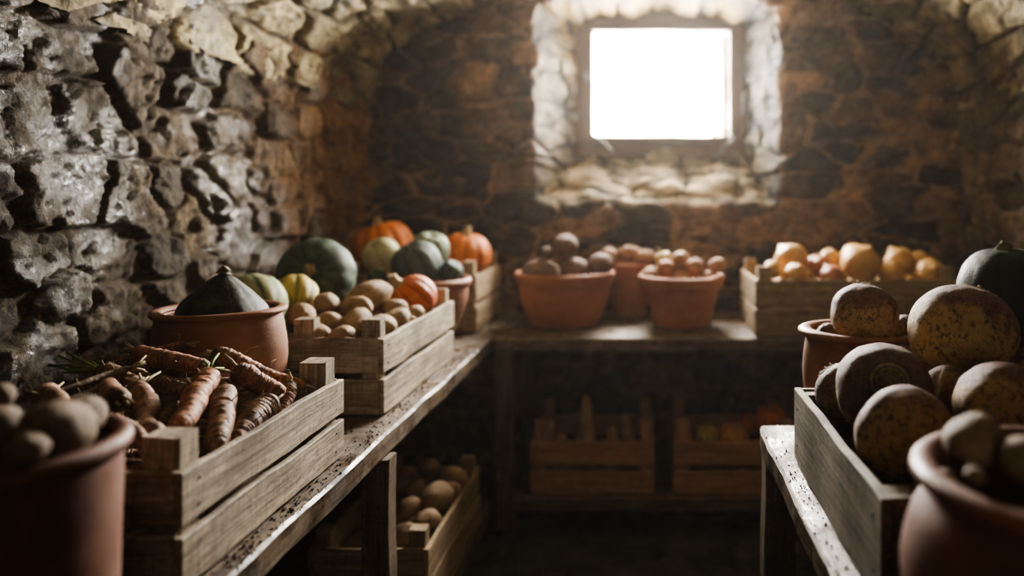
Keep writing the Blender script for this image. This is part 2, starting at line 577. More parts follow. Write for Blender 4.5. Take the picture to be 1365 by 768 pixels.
# left wall (u along depth, v up)
ys = np.concatenate([np.arange(-1.0, 0.9, 0.03), np.arange(0.9, 3.72, 0.0085)])
zs = np.concatenate([np.arange(-0.02, 0.7, 0.03), np.arange(0.7, 1.90, 0.0085)])
u, v, shp = grid(ys, zs)
pos = np.stack([np.full_like(u, XL), u, v], 1)
nr = np.tile([1.0, 0, 0], (len(u), 1))


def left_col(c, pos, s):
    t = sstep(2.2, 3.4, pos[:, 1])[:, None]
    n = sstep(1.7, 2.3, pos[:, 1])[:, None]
    c = c * (0.62 + 0.38 * n)  # near stretch toned down, shade painted into the stone colour
    return c * (1 - t) + c * t * np.array([2.3, 1.6, 0.95])  # far corner lightened and warmed, painted light where the window cannot reach


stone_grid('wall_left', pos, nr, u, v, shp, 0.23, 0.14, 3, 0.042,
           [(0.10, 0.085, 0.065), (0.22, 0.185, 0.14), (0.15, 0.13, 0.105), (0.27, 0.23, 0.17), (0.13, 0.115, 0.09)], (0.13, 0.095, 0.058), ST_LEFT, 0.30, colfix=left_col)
# right wall
ys = np.concatenate([np.arange(-1.0, 1.4, 0.05), np.arange(1.4, 3.72, 0.014)])
zs = np.concatenate([np.arange(-0.02, 0.7, 0.04), np.arange(0.7, 1.90, 0.014)])
u, v, shp = grid(ys[::-1], zs)
pos = np.stack([np.full_like(u, XR), u, v], 1)
nr = np.tile([-1.0, 0, 0], (len(u), 1))
stone_grid('wall_right', pos, nr, u, v, shp, 0.24, 0.15, 23, 0.045,
           [(0.13, 0.088, 0.055), (0.20, 0.135, 0.085), (0.27, 0.19, 0.12)], (0.13, 0.085, 0.052), ST_RIGHT)
# vault
ths = np.linspace(math.pi + 0.12, -0.12, 300)
yv = np.concatenate([np.arange(-1.0, 0.9, 0.03), np.arange(0.9, 3.72, 0.0125)])
T, Y, shp = grid(ths, yv)
pos = np.stack([XC + XA * np.cos(T), Y, SPR + RISE * np.sin(T)], 1)
nn = np.stack([-np.cos(T) / XA, np.zeros_like(T), -np.sin(T) / RISE], 1)
nn /= np.linalg.norm(nn, axis=1)[:, None]
arc = np.concatenate([[0], np.cumsum(np.hypot(np.diff(XA * np.cos(ths)), np.diff(RISE * np.sin(ths))))])
ARC = np.repeat(arc, len(yv))
stone_grid('ceiling', pos, nn, Y, ARC, shp, 0.36, 0.17, 41, 0.045,
           [(0.24, 0.19, 0.10), (0.42, 0.34, 0.18), (0.52, 0.43, 0.24), (0.32, 0.25, 0.14)], (0.13, 0.095, 0.05), ST_VAULT)

# far wall with splayed window niche (one height field)
NX0, NX1, NX2, NX3 = -0.555, -0.375, 0.530, 0.657      # outer left, inner left, inner right, outer right
NZ0, NZ1, NZ2, NZ3 = EYE - 0.047, EYE + 0.237, EYE + 1.03, EYE + 0.935
ND = 0.50
xs = np.unique(np.round(np.concatenate([np.arange(XL - 0.1, NX0, 0.013), np.linspace(NX0, NX1, 44), np.arange(NX1, NX2, 0.02), np.linspace(NX2, NX3, 44), np.arange(NX3, XR + 0.12, 0.013)]), 5))
zs = np.unique(np.round(np.concatenate([np.arange(-0.02, 0.6, 0.03), np.arange(0.6, NZ0, 0.013), np.linspace(NZ0, NZ1, 60), np.arange(NZ1, NZ3 - 0.05, 0.016), np.arange(NZ3 - 0.05, 2.52, 0.0045)]), 5))
u, v, shp = grid(xs, zs)
wob = 0.005 * np.sin(v * 23) + 0.005 * np.sin(v * 51 + 1)
wob2 = 0.012 * np.sin(u * 19) + 0.007 * np.sin(u * 47 + 2)
top = NZ3 + 0.125 * (1 - ((u - 0.05) / 0.62) ** 2)
fl = (u - NX0 - wob) / (NX1 - NX0)
fr = (NX3 + wob - u) / (NX3 - NX2)
fb = (v - NZ0 - wob2) / (NZ1 - NZ0)
ft = (top + wob2 - v) / 0.055
m = np.minimum(np.minimum(fl, fr), np.minimum(fb, ft))
dep = ND * np.clip(m, 0, 1)
# uneven ledges down the sill
dep = np.where((fb <= m + 1e-9) & (m > 0) & (m < 1), ND * np.clip(m + 0.05 * np.sin(m * 11 + 1.3 * np.sin(u * 7)) + 0.03 * np.sin(u * 17 + m * 9), 0, 1), dep)
pos = np.stack([u, YB + dep, v], 1)
P3 = pos.reshape(shp[0], shp[1], 3)
du = np.gradient(P3, axis=0)
dv = np.gradient(P3, axis=1)
nn = np.cross(du, dv)
nn /= np.linalg.norm(nn, axis=2)[:, :, None]
nn = nn.reshape(-1, 3)
if nn[:, 1].mean() > 0:
    nn = -nn
inside = sstep(-0.02, 0.06, m)


NZN = fbm(np.stack([u * 9, v * 9, dep * 9], 1), 4, 5)


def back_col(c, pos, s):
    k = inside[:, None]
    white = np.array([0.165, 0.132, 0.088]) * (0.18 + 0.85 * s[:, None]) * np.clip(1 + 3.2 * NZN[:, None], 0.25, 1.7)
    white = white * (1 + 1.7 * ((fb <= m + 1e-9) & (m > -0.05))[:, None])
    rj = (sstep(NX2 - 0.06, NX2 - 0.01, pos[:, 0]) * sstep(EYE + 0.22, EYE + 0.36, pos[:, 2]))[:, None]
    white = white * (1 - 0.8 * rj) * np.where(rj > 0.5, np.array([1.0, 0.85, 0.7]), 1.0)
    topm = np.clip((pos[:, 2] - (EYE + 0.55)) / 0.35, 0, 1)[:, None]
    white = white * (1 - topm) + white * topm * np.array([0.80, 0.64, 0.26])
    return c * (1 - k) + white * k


# side distance along reveals keeps the stone pattern from stretching
um = u + np.where((fl <= m) & (m > 0), -dep * 0.9, 0) + np.where((fr <= m) & (m > 0), dep * 0.9, 0)
vm = v + np.where((fb <= m) & (m > 0), dep * 0.6, 0)
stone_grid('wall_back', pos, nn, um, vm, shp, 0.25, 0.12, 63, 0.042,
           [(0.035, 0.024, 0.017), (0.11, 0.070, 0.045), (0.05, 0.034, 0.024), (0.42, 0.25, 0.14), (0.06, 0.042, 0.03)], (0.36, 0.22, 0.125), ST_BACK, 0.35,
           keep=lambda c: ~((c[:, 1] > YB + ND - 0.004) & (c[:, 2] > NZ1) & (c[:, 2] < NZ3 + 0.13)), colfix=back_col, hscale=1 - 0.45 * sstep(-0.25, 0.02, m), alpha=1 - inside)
# wall behind the viewer and the floor
xs = np.arange(XL - 0.06, XR + 0.1, 0.05)
zs = np.arange(-0.02, 2.6, 0.05)
u, v, shp = grid(xs, zs)
pos = np.stack([u, np.full_like(u, -0.95), v], 1)
stone_grid('wall_front', pos, np.tile([0, 1.0, 0], (len(u), 1)), u, v, shp, 0.25, 0.14, 91, 0.04,
           [(0.12, 0.09, 0.06), (0.2, 0.15, 0.1), (0.26, 0.2, 0.14)], (0.1, 0.07, 0.05), ST_RIGHT)
xs = np.arange(XL - 0.06, XR + 0.1, 0.025)
yv = np.arange(-1.0, 3.75, 0.025)
u, v, shp = grid(xs, yv)
pos = np.stack([u, v, np.full_like(u, -0.02)], 1)
stone_grid('floor', pos, np.tile([0, 0, 1.0], (len(u), 1)), u, v, shp, 0.45, 0.38, 77, 0.018,
           [(0.045, 0.038, 0.03), (0.08, 0.068, 0.055), (0.06, 0.05, 0.04)], (0.025, 0.02, 0.016), ST_FLOOR, 0.2)

# ------------------------------------------------------------------ window
WY = YB + ND - 0.02
win = bpy.data.objects.new('window_1', None)
win.location = (0, WY, 0)
link(win)
win['kind'] = 'structure'
OX0, OX1, OZ0, OZ1 = -0.297, 0.452, EYE + 0.325, EYE + 0.905     # clear opening
f = MB()
f.plank((-0.36, 0, NZ1 - 0.03), (-0.36, 0, NZ3 + 0.12), 0.126, 0.09, (1, 0, 0))
f.plank((0.505, 0, NZ1 - 0.03), (0.505, 0, NZ3 + 0.12), 0.106, 0.09, (1, 0, 0))
f.plank((OX0 - 0.02, 0, OZ1 + 0.075), (OX1 + 0.02, 0, OZ1 + 0.075), 0.15, 0.085, (0, 0, 1))
f.plank((OX0 - 0.02, 0, OZ0 - 0.05), (OX1 + 0.02, 0, OZ0 - 0.05), 0.10, 0.085, (0, 0, 1))
f.build('window_frame', W_WIN, win)
f = MB()
f.plank((OX0 - 0.012, -0.035, OZ0), (OX0 - 0.012, -0.035, OZ1 + 0.02), 0.03, 0.03, (1, 0, 0))
f.plank((OX0, -0.035, OZ1 + 0.012), (OX1, -0.035, OZ1 + 0.012), 0.03, 0.03, (0, 0, 1))
f.plank((OX0 - 0.03, -0.055, OZ0 - 0.014), (OX1 + 0.03, -0.055, OZ0 - 0.014), 0.028, 0.05, (0, 0, 1))
f.build('stop_bead', W_WIN, win)
# the casement stands open, swung outwards about its right edge
sash = MB()
SX, SL = OX1 - 0.014, 0.72
for z in (OZ0 + 0.03, OZ1 - 0.03):
    sash.plank((SX, 0.05, z), (SX, 0.05 + SL, z), 0.05, 0.03, (0, 0, 1))
for y in (0.075, 0.05 + SL - 0.025):
    sash.plank((SX, y, OZ0 + 0.05), (SX, y, OZ1 - 0.05), 0.05, 0.03, (0, 1, 0))
so = sash.build('sash', W_SASH, win)
gm = bpy.data.materials.new('pane_glass')
gm.use_nodes = True
bs = gm.node_tree.nodes['Principled BSDF']
bs.inputs['Base Color'].default_value = (0.92, 0.95, 0.94, 1)
bs.inputs['Transmission Weight'].default_value = 1.0
bs.inputs['Roughness'].default_value = 0.08
bs.inputs['IOR'].default_value = 1.3
pn = MB()
pn.plank((SX, 0.09, (OZ0 + OZ1) / 2), (SX, 0.02 + SL, (OZ0 + OZ1) / 2), OZ1 - OZ0 - 0.10, 0.004, (0, 0, 1), wob=0)
pn.build('pane', gm, so)
# stay hooks lying on the sill rail
h = MB()
h.tube([(OX0 + 0.005, -0.07, OZ0 + 0.005), (OX0 + 0.06, -0.10, OZ0 - 0.03), (OX0 + 0.105, -0.13, OZ0 - 0.075), (OX0 + 0.115, -0.14, OZ0 - 0.09)], [0.008, 0.009, 0.008, 0.011])
h.tube([(OX1 + 0.02, -0.07, OZ0 - 0.005), (OX1 - 0.01, -0.11, OZ0 - 0.04), (OX1 - 0.06, -0.13, OZ0 - 0.08)], [0.010, 0.009, 0.010])
h.tube([(OX1 + 0.075, -0.05, OZ0 + 0.12), (OX1 + 0.075, -0.07, OZ0 + 0.24)], [0.012, 0.012])
h.tube([(OX0 - 0.03, -0.05, OZ0 + 0.30), (OX0 - 0.03, -0.07, OZ0 + 0.34)], [0.014, 0.014])
h.build('stay_hook', IRON, win, True)


# ------------------------------------------------------------------ benches
def bench(label, x0, x1, y0, y1, axis, legs, shelf, nplank, thick=0.055):
    t = thing('storage_bench', label, 'bench', (0, 0, 0))
    top = MB()
    if axis == 'y':
        w = (x1 - x0) / nplank
        for i in range(nplank):
            x = x0 + (i + 0.5) * w
            top.plank((x, y0 + rng.uniform(0, .01), HB - thick / 2), (x, y1, HB - thick / 2), w - 0.006, thick, (1, 0, 0), n=40, c=0.006, wob=0.002)
    else:
        w = (y1 - y0) / nplank
        for i in range(nplank):
            y = y0 + (i + 0.5) * w
            top.plank((x0, y, HB - thick / 2), (x1, y, HB - thick / 2), w - 0.006, thick, (0, 1, 0), n=30, c=0.006, wob=0.002)
    top.build('tabletop', W_BENCH, t)
    for (lx, ly, sx, sy) in legs:
        MB().plank((lx, ly, 0.002), (lx, ly, HB - thick - 0.001), sx, sy, (1, 0, 0), c=0.004).build('leg', W_LEG, t)
    if shelf:
        sx0, sx1, sy0, sy1, n = shelf
        s = MB()
        if axis == 'y':
            w = (sx1 - sx0) / n
            for i in range(n):
                x = sx0 + (i + 0.5) * w
                s.plank((x, sy0, HS - 0.025), (x, sy1, HS - 0.025), w - 0.008, 0.05, (1, 0, 0), n=16)
        else:
            w = (sy1 - sy0) / n
            for i in range(n):
                y = sy0 + (i + 0.5) * w
                s.plank((sx0, y, HS - 0.025), (sx1, y, HS - 0.025), w - 0.008, 0.05, (0, 1, 0), n=16)
        s.build('lower_shelf', W_LEG, t)
    return t


bench('long wet wooden bench along the stone wall, carrying the carrot crate', -1.31, -0.60, -0.3, 3.58, 'y',
      [(-0.624, 1.75, 0.064, 0.06), (-0.624, 0.3, 0.064, 0.06), (-1.24, 1.75, 0.064, 0.06), (-1.24, 0.3, 0.064, 0.06), (-1.24, 3.3, 0.064, 0.06)],
      (-1.27, -0.585, 0.2, 2.83, 3), 3)
bench('wooden bench under the window carrying the three terracotta pots', -0.594, 1.47, 2.90, 3.58, 'x',
      [(-0.555, 2.95, 0.075, 0.07), (-0.555, 3.5, 0.075, 0.07), (1.42, 2.95, 0.075, 0.07), (1.42, 3.5, 0.075, 0.07)],
      (-0.51, 1.38, 2.87, 3.55, 3), 3)
bench('wooden bench carrying the crate of rutabagas, its free end toward the window', 0.265, 1.47, -0.3, 1.80, 'y',
      [(0.306, 1.75, 0.07, 0.07), (1.42, 1.75, 0.07, 0.07), (0.306, 0.2, 0.07, 0.07), (1.42, 0.2, 0.07, 0.07)],
      None, 4, 0.05)


# ------------------------------------------------------------------ crates
CRATES = []


def crate(label, x0, x1, y0, y1, z0, H, mat, nsl=2, gap=0.014, t=0.013, post=0.045, prot=0.05, yaw=0.0, name='slatted_crate', solid=False, endH=None, longx=False, postw=None):
    w, l = x1 - x0, y1 - y0
    if prot > -0.01:
        CRATES.append((x0 + t, x1 - t, y0 + t, y1 - t, z0, z0 + H))
    o = thing(name, label, 'crate', ((x0 + x1) / 2, (y0 + y1) / 2, z0), yaw)
    a, b = w / 2, l / 2
    n = 1 if solid else nsl
    sh = (H - 0.004 - gap * (n - 1)) / n
    endH = endH or H
    she = (endH - 0.004 - gap * (n - 1)) / n
    # the long sides overlap the ends
    for sx in (-1, 1):
        m = MB()
        for k in range(n):
            z = 0.004 + sh / 2 + k * (sh + gap)
            x = sx * (a - t / 2)
            if longx:
                m.plank((x, -b + t, z), (x, b - t, z), sh, t, (0, 0, 1), n=14, c=0.002)
            else:
                m.plank((x, -b, z), (x, b, z), sh, t, (0, 0, 1), n=14, c=0.002)
        nf = len(m.f)
        for k in range(n):
            z = 0.004 + sh / 2 + k * (sh + gap)
            for y in ((-b + t + post / 2), (b - t - post / 2)):
                for dz in (-0.25, 0.25):
                    m.tube([(sx * (a - 0.002), y + 0.004 * dz, z + dz * sh), (sx * (a + 0.0012), y + 0.004 * dz, z + dz * sh)], [0.0028, 0.0022], 6)
        pnl = m.build('side_panel', mat, o)
        pnl.data.materials.append(IRON)
        for pg in list(pnl.data.polygons)[nf:]:
            pg.material_index = 1
    for sy in (-1, 1):
        m = MB()
        for k in range(n):
            z = 0.004 + she / 2 + k * (she + gap)
            y = sy * (b - t / 2)
            if longx:
                m.plank((-a, y, z), (a, y, z), she, t, (0, 0, 1), n=14, c=0.002)
            else:
                m.plank((-a + t, y, z), (a - t, y, z), she, t, (0, 0, 1), n=10, c=0.002)
        m.build('end_panel', mat, o)
    pw = postw or post
    for sx in (-1, 1):
        for sy in (-1, 1):
            x, y = sx * (a - t - pw / 2), sy * (b - t - post / 2)
            MB().plank((x, y, 0.008), (x, y, H + prot), pw, post, (1, 0, 0), n=4, c=0.003).build('corner_post', mat, o)
    m = MB()
    nb = max(3, int(round((l if longx else w) / 0.09)))
    for k in range(nb):
        if longx:
            y = -b + t + (k + 0.5) * (l - 2 * t) / nb
            m.plank((-a + t, y, 0.008), (a - t, y, 0.008), (l - 2 * t) / nb - 0.006, 0.012, (0, 1, 0), n=6, c=0.002)
        else:
            x = -a + t + (k + 0.5) * (w - 2 * t) / nb
            m.plank((x, -b + t, 0.008), (x, b - t, 0.008), (w - 2 * t) / nb - 0.006, 0.012, (1, 0, 0), n=6, c=0.002)
    m.build('base', mat, o)
    return o


G = 0.001
crate('pale slatted wooden crate heaped with dirty carrots', -1.11, -0.64, 1.035, 1.585, HB + G, 0.166, W_CRATE, post=0.05, postw=0.055, prot=0.045)
crate('slatted wooden crate of brown potatoes beside the wide brown bowl', -0.900, -0.655, 1.87, 2.55, HB + G, 0.195, W_CRATE, post=0.04, postw=0.05, prot=0.045)
crate('slatted wooden crate holding two orange pumpkins in the far corner', -1.23, -0.682, 3.005, 3.50, HB + G, 0.232, W_CRATE2, post=0.045, prot=0.055)
crate('slatted crate of yellow and reddish onions below the right of the window', 0.425, 1.22, 2.93, 3.40, HB + G, 0.222, W_CRATE2, post=0.05, prot=0.05, longx=True)
crate('upturned slatted crate mostly hidden behind the wide brown bowl', -1.28, -0.935, 1.95, 2.52, HB + G, 0.185, W_OLD, prot=-0.012)
crate('crate of potatoes on the low shelf under the long bench', -0.93, -0.60, 2.06, 2.70, HS + G, 0.187, W_CRATE2, post=0.045, prot=0.045)
crate('dim crate of pointed roots on the low shelf under the window bench', -0.452, 0.03, 2.90, 3.28, HS + G, 0.206, W_LOW, post=0.045, prot=0.075, longx=True, gap=0.022)
crate('dim crate of round squashes on the low shelf under the window bench', 0.104, 0.58, 2.90, 3.28, HS + G, 0.206, W_LOW, post=0.045, prot=0.075, longx=True, gap=0.022)
crate('grey board-sided crate heaped with large rutabagas', 0.307, 0.93, 0.985, 1.565, HB + G, 0.152, W_OLD, solid=True, t=0.016, post=0.04, prot=-0.004, name='boarded_crate')


# ------------------------------------------------------------------ pots
def ring_mesh(name, prof, mat, parent, seg=72, seed=0, wob=0.0015, closed=False):
    vs, fs = [], []
    n = len(prof)
    r0 = random.Random(seed)
    ph = [r0.random() * 6.28 for _ in range(3)]
    for (r, z) in prof:
        for k in range(seg):
            a = 2 * math.pi * k / seg
            rr = r + (wob * (math.sin(2 * a + ph[0]) + 0.5 * math.sin(3 * a + ph[1] + z * 20)) if r > 0.01 else 0)
            vs.append((rr * math.cos(a), rr * math.sin(a), z + wob * 0.6 * math.sin(2 * a + ph[2]) * (1 if z > 0.01 else 0)))
    for i in range(n - 1 + (1 if closed else 0)):
        for k in range(seg):
            k2 = (k + 1) % seg
            j = (i + 1) % n
            fs.append((i * seg + k, i * seg + k2, j * seg + k2, j * seg + k))
    if not closed:
        fs.append(tuple(range(seg - 1, -1, -1)))
        fs.append(tuple((n - 1) * seg + k for k in range(seg)))
    me = mesh_np(name, vs, fs, mat, gp=vs, smooth=True)
    return link(bpy.data.objects.new(name, me), parent)


def smooth_prof(pts, k=5):
    out = []
    for i in range(len(pts) - 1):
        p0, p1, p2, p3 = pts[max(i - 1, 0)], pts[i], pts[i + 1], pts[min(i + 2, len(pts) - 1)]
        for s in range(k):
            t = s / k
            out.append(tuple(0.5 * ((2 * p1[c]) + (-p0[c] + p2[c]) * t + (2 * p0[c] - 5 * p1[c] + 4 * p2[c] - p3[c]) * t * t + (-p0[c] + 3 * p1[c] - 3 * p2[c] + p3[c]) * t ** 3) for c in (0, 1)))
    out.append(pts[-1])
    return out


def pot(label, x, y, z, outer, rim_r, rim_h, fill, mat, name='terracotta_pot', cat='pot', wall=0.012, seed=1, collar=None):
    """outer: profile (r, z) from the base up to the neck; rim_h: size of the rolled lip; fill: height of the inner floor"""
    t = thing(name, label, cat, (x, y, z))
    o = smooth_prof(outer)
    rn, zn = o[-1]
    inner = [(rn - wall, zn)] + [(r - wall, zz) for r, zz in reversed(o) if zz > fill] + [(max(0.01, [r for r, zz in o if zz <= fill][-1] - wall), fill)]
    ring_mesh('body', [(o[0][0] - 0.006, 0)] + [(o[0][0], 0.004)] + o[1:] + inner, mat, t, seed=seed)
    if collar:
        ch, ct = collar
        prof = [(rn - 0.003, zn - ch), (rn + ct * 0.8, zn - ch + 0.002), (rn + ct, zn - ch + 0.006), (rim_r, zn + rim_h * 0.5), (rim_r - 0.002, zn + rim_h), (rim_r - 0.010, zn + rim_h * 1.15), (rn - wall, zn + rim_h), (rn - wall - 0.002, zn)]
    else:
        prof = []
        a0, b0 = rn - wall * 0.5, zn + rim_h * 0.35
        hw = (rim_r - (rn - wall)) / 2
        cx = rim_r - hw
        for k in range(14):
            a = 2 * math.pi * k / 14
            prof.append((cx + hw * math.cos(a), b0 + rim_h * 0.62 * math.sin(a)))
    ring_mesh('rim', prof, mat, t, seed=seed, closed=True)
    return t


Z = HB + G
BOWL = pot('wide brown terracotta bowl holding a dark peaked squash', -0.985, 1.735, Z, [(0.090, 0), (0.116, 0.06), (0.134, 0.13), (0.139, 0.19), (0.133, 0.248), (0.127, 0.281)], 0.140, 0.013, 0.175, TERRA, 'terracotta_bowl', 'bowl', seed=3)
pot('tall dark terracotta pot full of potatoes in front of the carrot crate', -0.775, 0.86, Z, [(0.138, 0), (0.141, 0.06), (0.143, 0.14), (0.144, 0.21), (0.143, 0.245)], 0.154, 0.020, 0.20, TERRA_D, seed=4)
pot('rounded terracotta pot piled with mixed squashes behind the potato crate', -0.855, 2.79, Z, [(0.115, 0), (0.150, 0.07), (0.178, 0.14), (0.188, 0.19), (0.186, 0.225)], 0.202, 0.024, 0.17, TERRA, seed=5)
pot('wide terracotta pot of large beets, first of the row under the window', -0.353, 3.235, Z, [(0.145, 0), (0.168, 0.05), (0.188, 0.11), (0.197, 0.17), (0.199, 0.205)], 0.216, 0.020, 0.16, TERRA_O, seed=6, collar=(0.03, 0.006))
pot('small terracotta pot of sweet potatoes standing behind the two larger pots', -0.080, 3.46, Z, [(0.078, 0), (0.085, 0.08), (0.092, 0.16), (0.096, 0.23)], 0.106, 0.014, 0.18, TERRA_O, seed=7)
pot('flared terracotta flowerpot of small potatoes with a banded rim', 0.150, 3.205, Z, [(0.118, 0), (0.130, 0.05), (0.145, 0.11), (0.158, 0.165), (0.163, 0.195)], 0.184, 0.018, 0.15, TERRA_O, seed=8, collar=(0.036, 0.006))
pot('terracotta pot with a purple-topped rutabaga, behind the boarded crate', 0.485, 1.705, Z, [(0.085, 0), (0.112, 0.06), (0.126, 0.13), (0.125, 0.19), (0.117, 0.237)], 0.138, 0.015, 0.17, TERRA, seed=9, wall=0.011)
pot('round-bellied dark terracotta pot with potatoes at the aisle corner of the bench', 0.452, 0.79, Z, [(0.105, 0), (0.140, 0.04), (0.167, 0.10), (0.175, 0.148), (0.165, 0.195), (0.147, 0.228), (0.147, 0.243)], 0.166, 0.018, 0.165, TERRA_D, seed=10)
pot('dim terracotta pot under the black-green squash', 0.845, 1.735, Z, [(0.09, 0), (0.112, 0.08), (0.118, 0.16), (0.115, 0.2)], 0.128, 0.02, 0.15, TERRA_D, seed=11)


# ------------------------------------------------------------------ vegetables
def revolve(nr, ns, fn):
    """fn(t, a) -> r, z, gp arrays; t in 0..1 bottom to top"""
    t = np.linspace(0, 1, nr)
    a = np.linspace(0, 2 * np.pi, ns, endpoint=False)
    Tt, A = np.meshgrid(t, a, indexing='ij')
    r, z, g = fn(Tt, A)
    vs = np.stack([r * np.cos(A), r * np.sin(A), z], 2)
    body = vs[1:-1].reshape(-1, 3)
    gp = g.reshape(nr, ns, 3)
    gb = gp[1:-1].reshape(-1, 3)
    verts = np.concatenate([vs[:1].mean(1), body, vs[-1:].mean(1)])
    gps = np.concatenate([gp[:1].mean(1), gb, gp[-1:].mean(1)])
    n = nr - 2
    fs = []
    for k in range(ns):
        k2 = (k + 1) % ns
        fs.append((0, 1 + k2, 1 + k))
        fs.append((1 + n * ns, 1 + (n - 1) * ns + k, 1 + (n - 1) * ns + k2))
        for i in range(n - 1):
            fs.append((1 + i * ns + k, 1 + i * ns + k2, 1 + (i + 1) * ns + k2, 1 + (i + 1) * ns + k))
    return verts, fs, gps


def potato_mesh(name, mat, seed, ax=(1.22, 0.96, 0.88), lump=0.16):
    def fn(t, a):
        return np.sin(np.pi * t), -np.cos(np.pi * t), np.stack([t, a, t], 2)
    v, f, g = revolve(22, 30, fn)
    n = fbm(v * 1.1 + seed * 7.1, 3, seed)
    n2 = fbm(v * 3.2 + seed * 3.1, 3, seed + 8)
    r = 1 + lump * 2 * n + 0.05 * n2
    rr = random.Random(seed)
    for _ in range(5):
        d = np.array([rr.gauss(0, 1) for _ in range(3)])
        d /= np.linalg.norm(d)
        r -= 0.05 * np.exp(-((v - d) ** 2).sum(1) / 0.012)
    v = v * r[:, None]
    v = v[:, [2, 0, 1]] * np.array(ax)
    v[:, 2] += 0.10 * (v[:, 0] ** 2) * (rr.random() - 0.5)
    return mesh_np(name, v, f, mat, gp=g[:, [0, 1, 2]], smooth=True)


POT_M = [potato_mesh('potato', POTATO, s) for s in range(1, 8)]
POTD_M = [potato_mesh('dusty_potato', POTATO_D, s, (1.15, 0.97, 0.92), 0.13) for s in range(11, 16)]
BEET_M = [potato_mesh('beet', BEET, s, (1.08, 0.98, 0.9), 0.10) for s in range(21, 25)]
SWEET_M = [potato_mesh('sweet_potato', SWEET, s, (1.9, 0.85, 0.85), 0.12) for s in range(31, 34)]
SPUD_M = [potato_mesh('small_potato', SWEET, s, (1.15, 0.95, 0.92), 0.10) for s in range(36, 40)]


def onion_mesh(name, mat, seed):
    def fn(t, a):
        z = -np.cos(np.pi * t) * 0.9
        r = np.sin(np.pi * t) ** 0.85 * (1 + 0.02 * np.sin(a * 9 + seed))
        z = z + 0.28 * np.exp(-((1 - t) / 0.06) ** 2)
        return r, z, np.stack([0.5 + 0.5 * np.sin(a * 16), t, a], 2)
    v, f, g = revolve(24, 32, fn)
    v = v * (1 + 0.10 * fbm(v * 1.2 + seed * 5, 3, seed))[:, None]
    return mesh_np(name, v, f, mat, gp=g, smooth=True)


ON_M = [onion_mesh('onion', ONION, s) for s in range(3)]
ONR_M = [onion_mesh('red_onion', ONION_R, s + 5) for s in range(2)]
COUNT = {}
BALLS = []


def put(meshes, name, p, r, label, cat, group=None, rot=None, sc=(1, 1, 1)):
    k = COUNT.get(name, 0)
    COUNT[name] = k + 1
    o = bpy.data.objects.new(name, meshes[k % len(meshes)])
    o.location = p
    o.scale = (r * sc[0], r * sc[1], r * sc[2])
    o.rotation_euler = rot if rot is not None else (rng.uniform(-0.4, 0.4), rng.uniform(-0.4, 0.4), rng.uniform(0, 6.28))
    link(o)
    if name != 'sweet_potato':
        BALLS.append((o, r * 0.97, 'buried' in label))
    return tag(o, label, cat, group)


def squash_mesh(name, mat, lobes, depth, flat, dim_t=0.16, dim_b=0.10, peak=0.0, seed=0, pw=0.8, nr=40, ns=96):
    def fn(t, a):
        th = np.pi * t
        r = np.sin(th) ** pw
        z = -np.cos(th) * flat
        lob = np.abs(np.cos(a * lobes / 2)) ** 0.7 if lobes else np.ones_like(a)
        ridge = lob
        r = r * (1 - depth + depth * lob)
        z = z - dim_t * np.exp(-(r / 0.32) ** 2) * (t > 0.5) + dim_b * np.exp(-(r / 0.3) ** 2) * (t < 0.5)
        if peak:
            k = np.clip((t - 0.5) / 0.5, 0, 1)
            z = np.where(t > 0.5, flat * (np.sin(k * np.pi / 2) * 0.78 + peak * k ** 3.0), z)
            r = np.where(t > 0.5, r * (1 - 0.26 * np.sin(k * np.pi) * k), r)
        return r, z, np.stack([ridge, t, a], 2)
    v, f, g = revolve(nr, ns, fn)
    v = v * (1 + 0.07 * fbm(v * 1.3 + seed * 9, 3, seed) + 0.02 * fbm(v * 6 + seed, 2, seed))[:, None]
    return mesh_np(name, v, f, mat, gp=g, smooth=True)


def stem_mesh(name, mat, L, r0, r1, bend, seg=10):
    m = MB()
    pts, rad = [], []
    for i in range(7):
        s = i / 6
        pts.append((bend * s * s, bend * 0.3 * s, L * s))
        rad.append((r0 * (1 - s) ** 1.6 * 0.9 + r1) if s < 0.85 else r1 * (1.1 if s < 1 else 1.25))
    m.tube(pts, rad, seg)
    for i, vv in enumerate(m.v):      # fluted
        k = i % seg
        c = Vector(pts[i // seg])
        m.v[i] = tuple(c + (Vector(vv) - c) * (1.15 if k % 2 else 0.85))
    return mesh_np(name, m.v, m.f, mat, gp=m.g, smooth=True)


def axis_rot(ax, spin=0.0):
    q = Vector((0, 0, 1)).rotation_difference(Vector(ax).normalized())
    return (q @ Quaternion((0, 0, 1), spin)).to_euler()


def squash(label, p, r, mat, axis=(0, 0, 1), lobes=10, depth=0.06, flat=0.8, stem=(0.35, 0.16, 0.07, 0.08), stem_mat=None, peak=0.0, spin=0.0, name='squash', cat='squash', dim=0.16, seed=0, pw=0.8, sc=(1, 1, 1), group=None):
    me = squash_mesh(name, mat, lobes, depth, flat, dim, 0.1, peak, seed, pw)
    o = bpy.data.objects.new(name, me)
    o.location = p
    o.scale = (r * sc[0], r * sc[1], r * sc[2])
    o.rotation_euler = axis_rot(axis, spin)
    link(o)
    BALLS.append((o, r * 0.93, 'buried' in label))
    tag(o, label, cat, group)
    if stem:
        zt = flat * (0.78 + peak) if peak else flat - dim
        s = bpy.data.objects.new('stem', stem_mesh('stem', stem_mat or STEM, *stem))
        s.location = (0, 0, zt - 0.03)
        link(s, o)
    return o


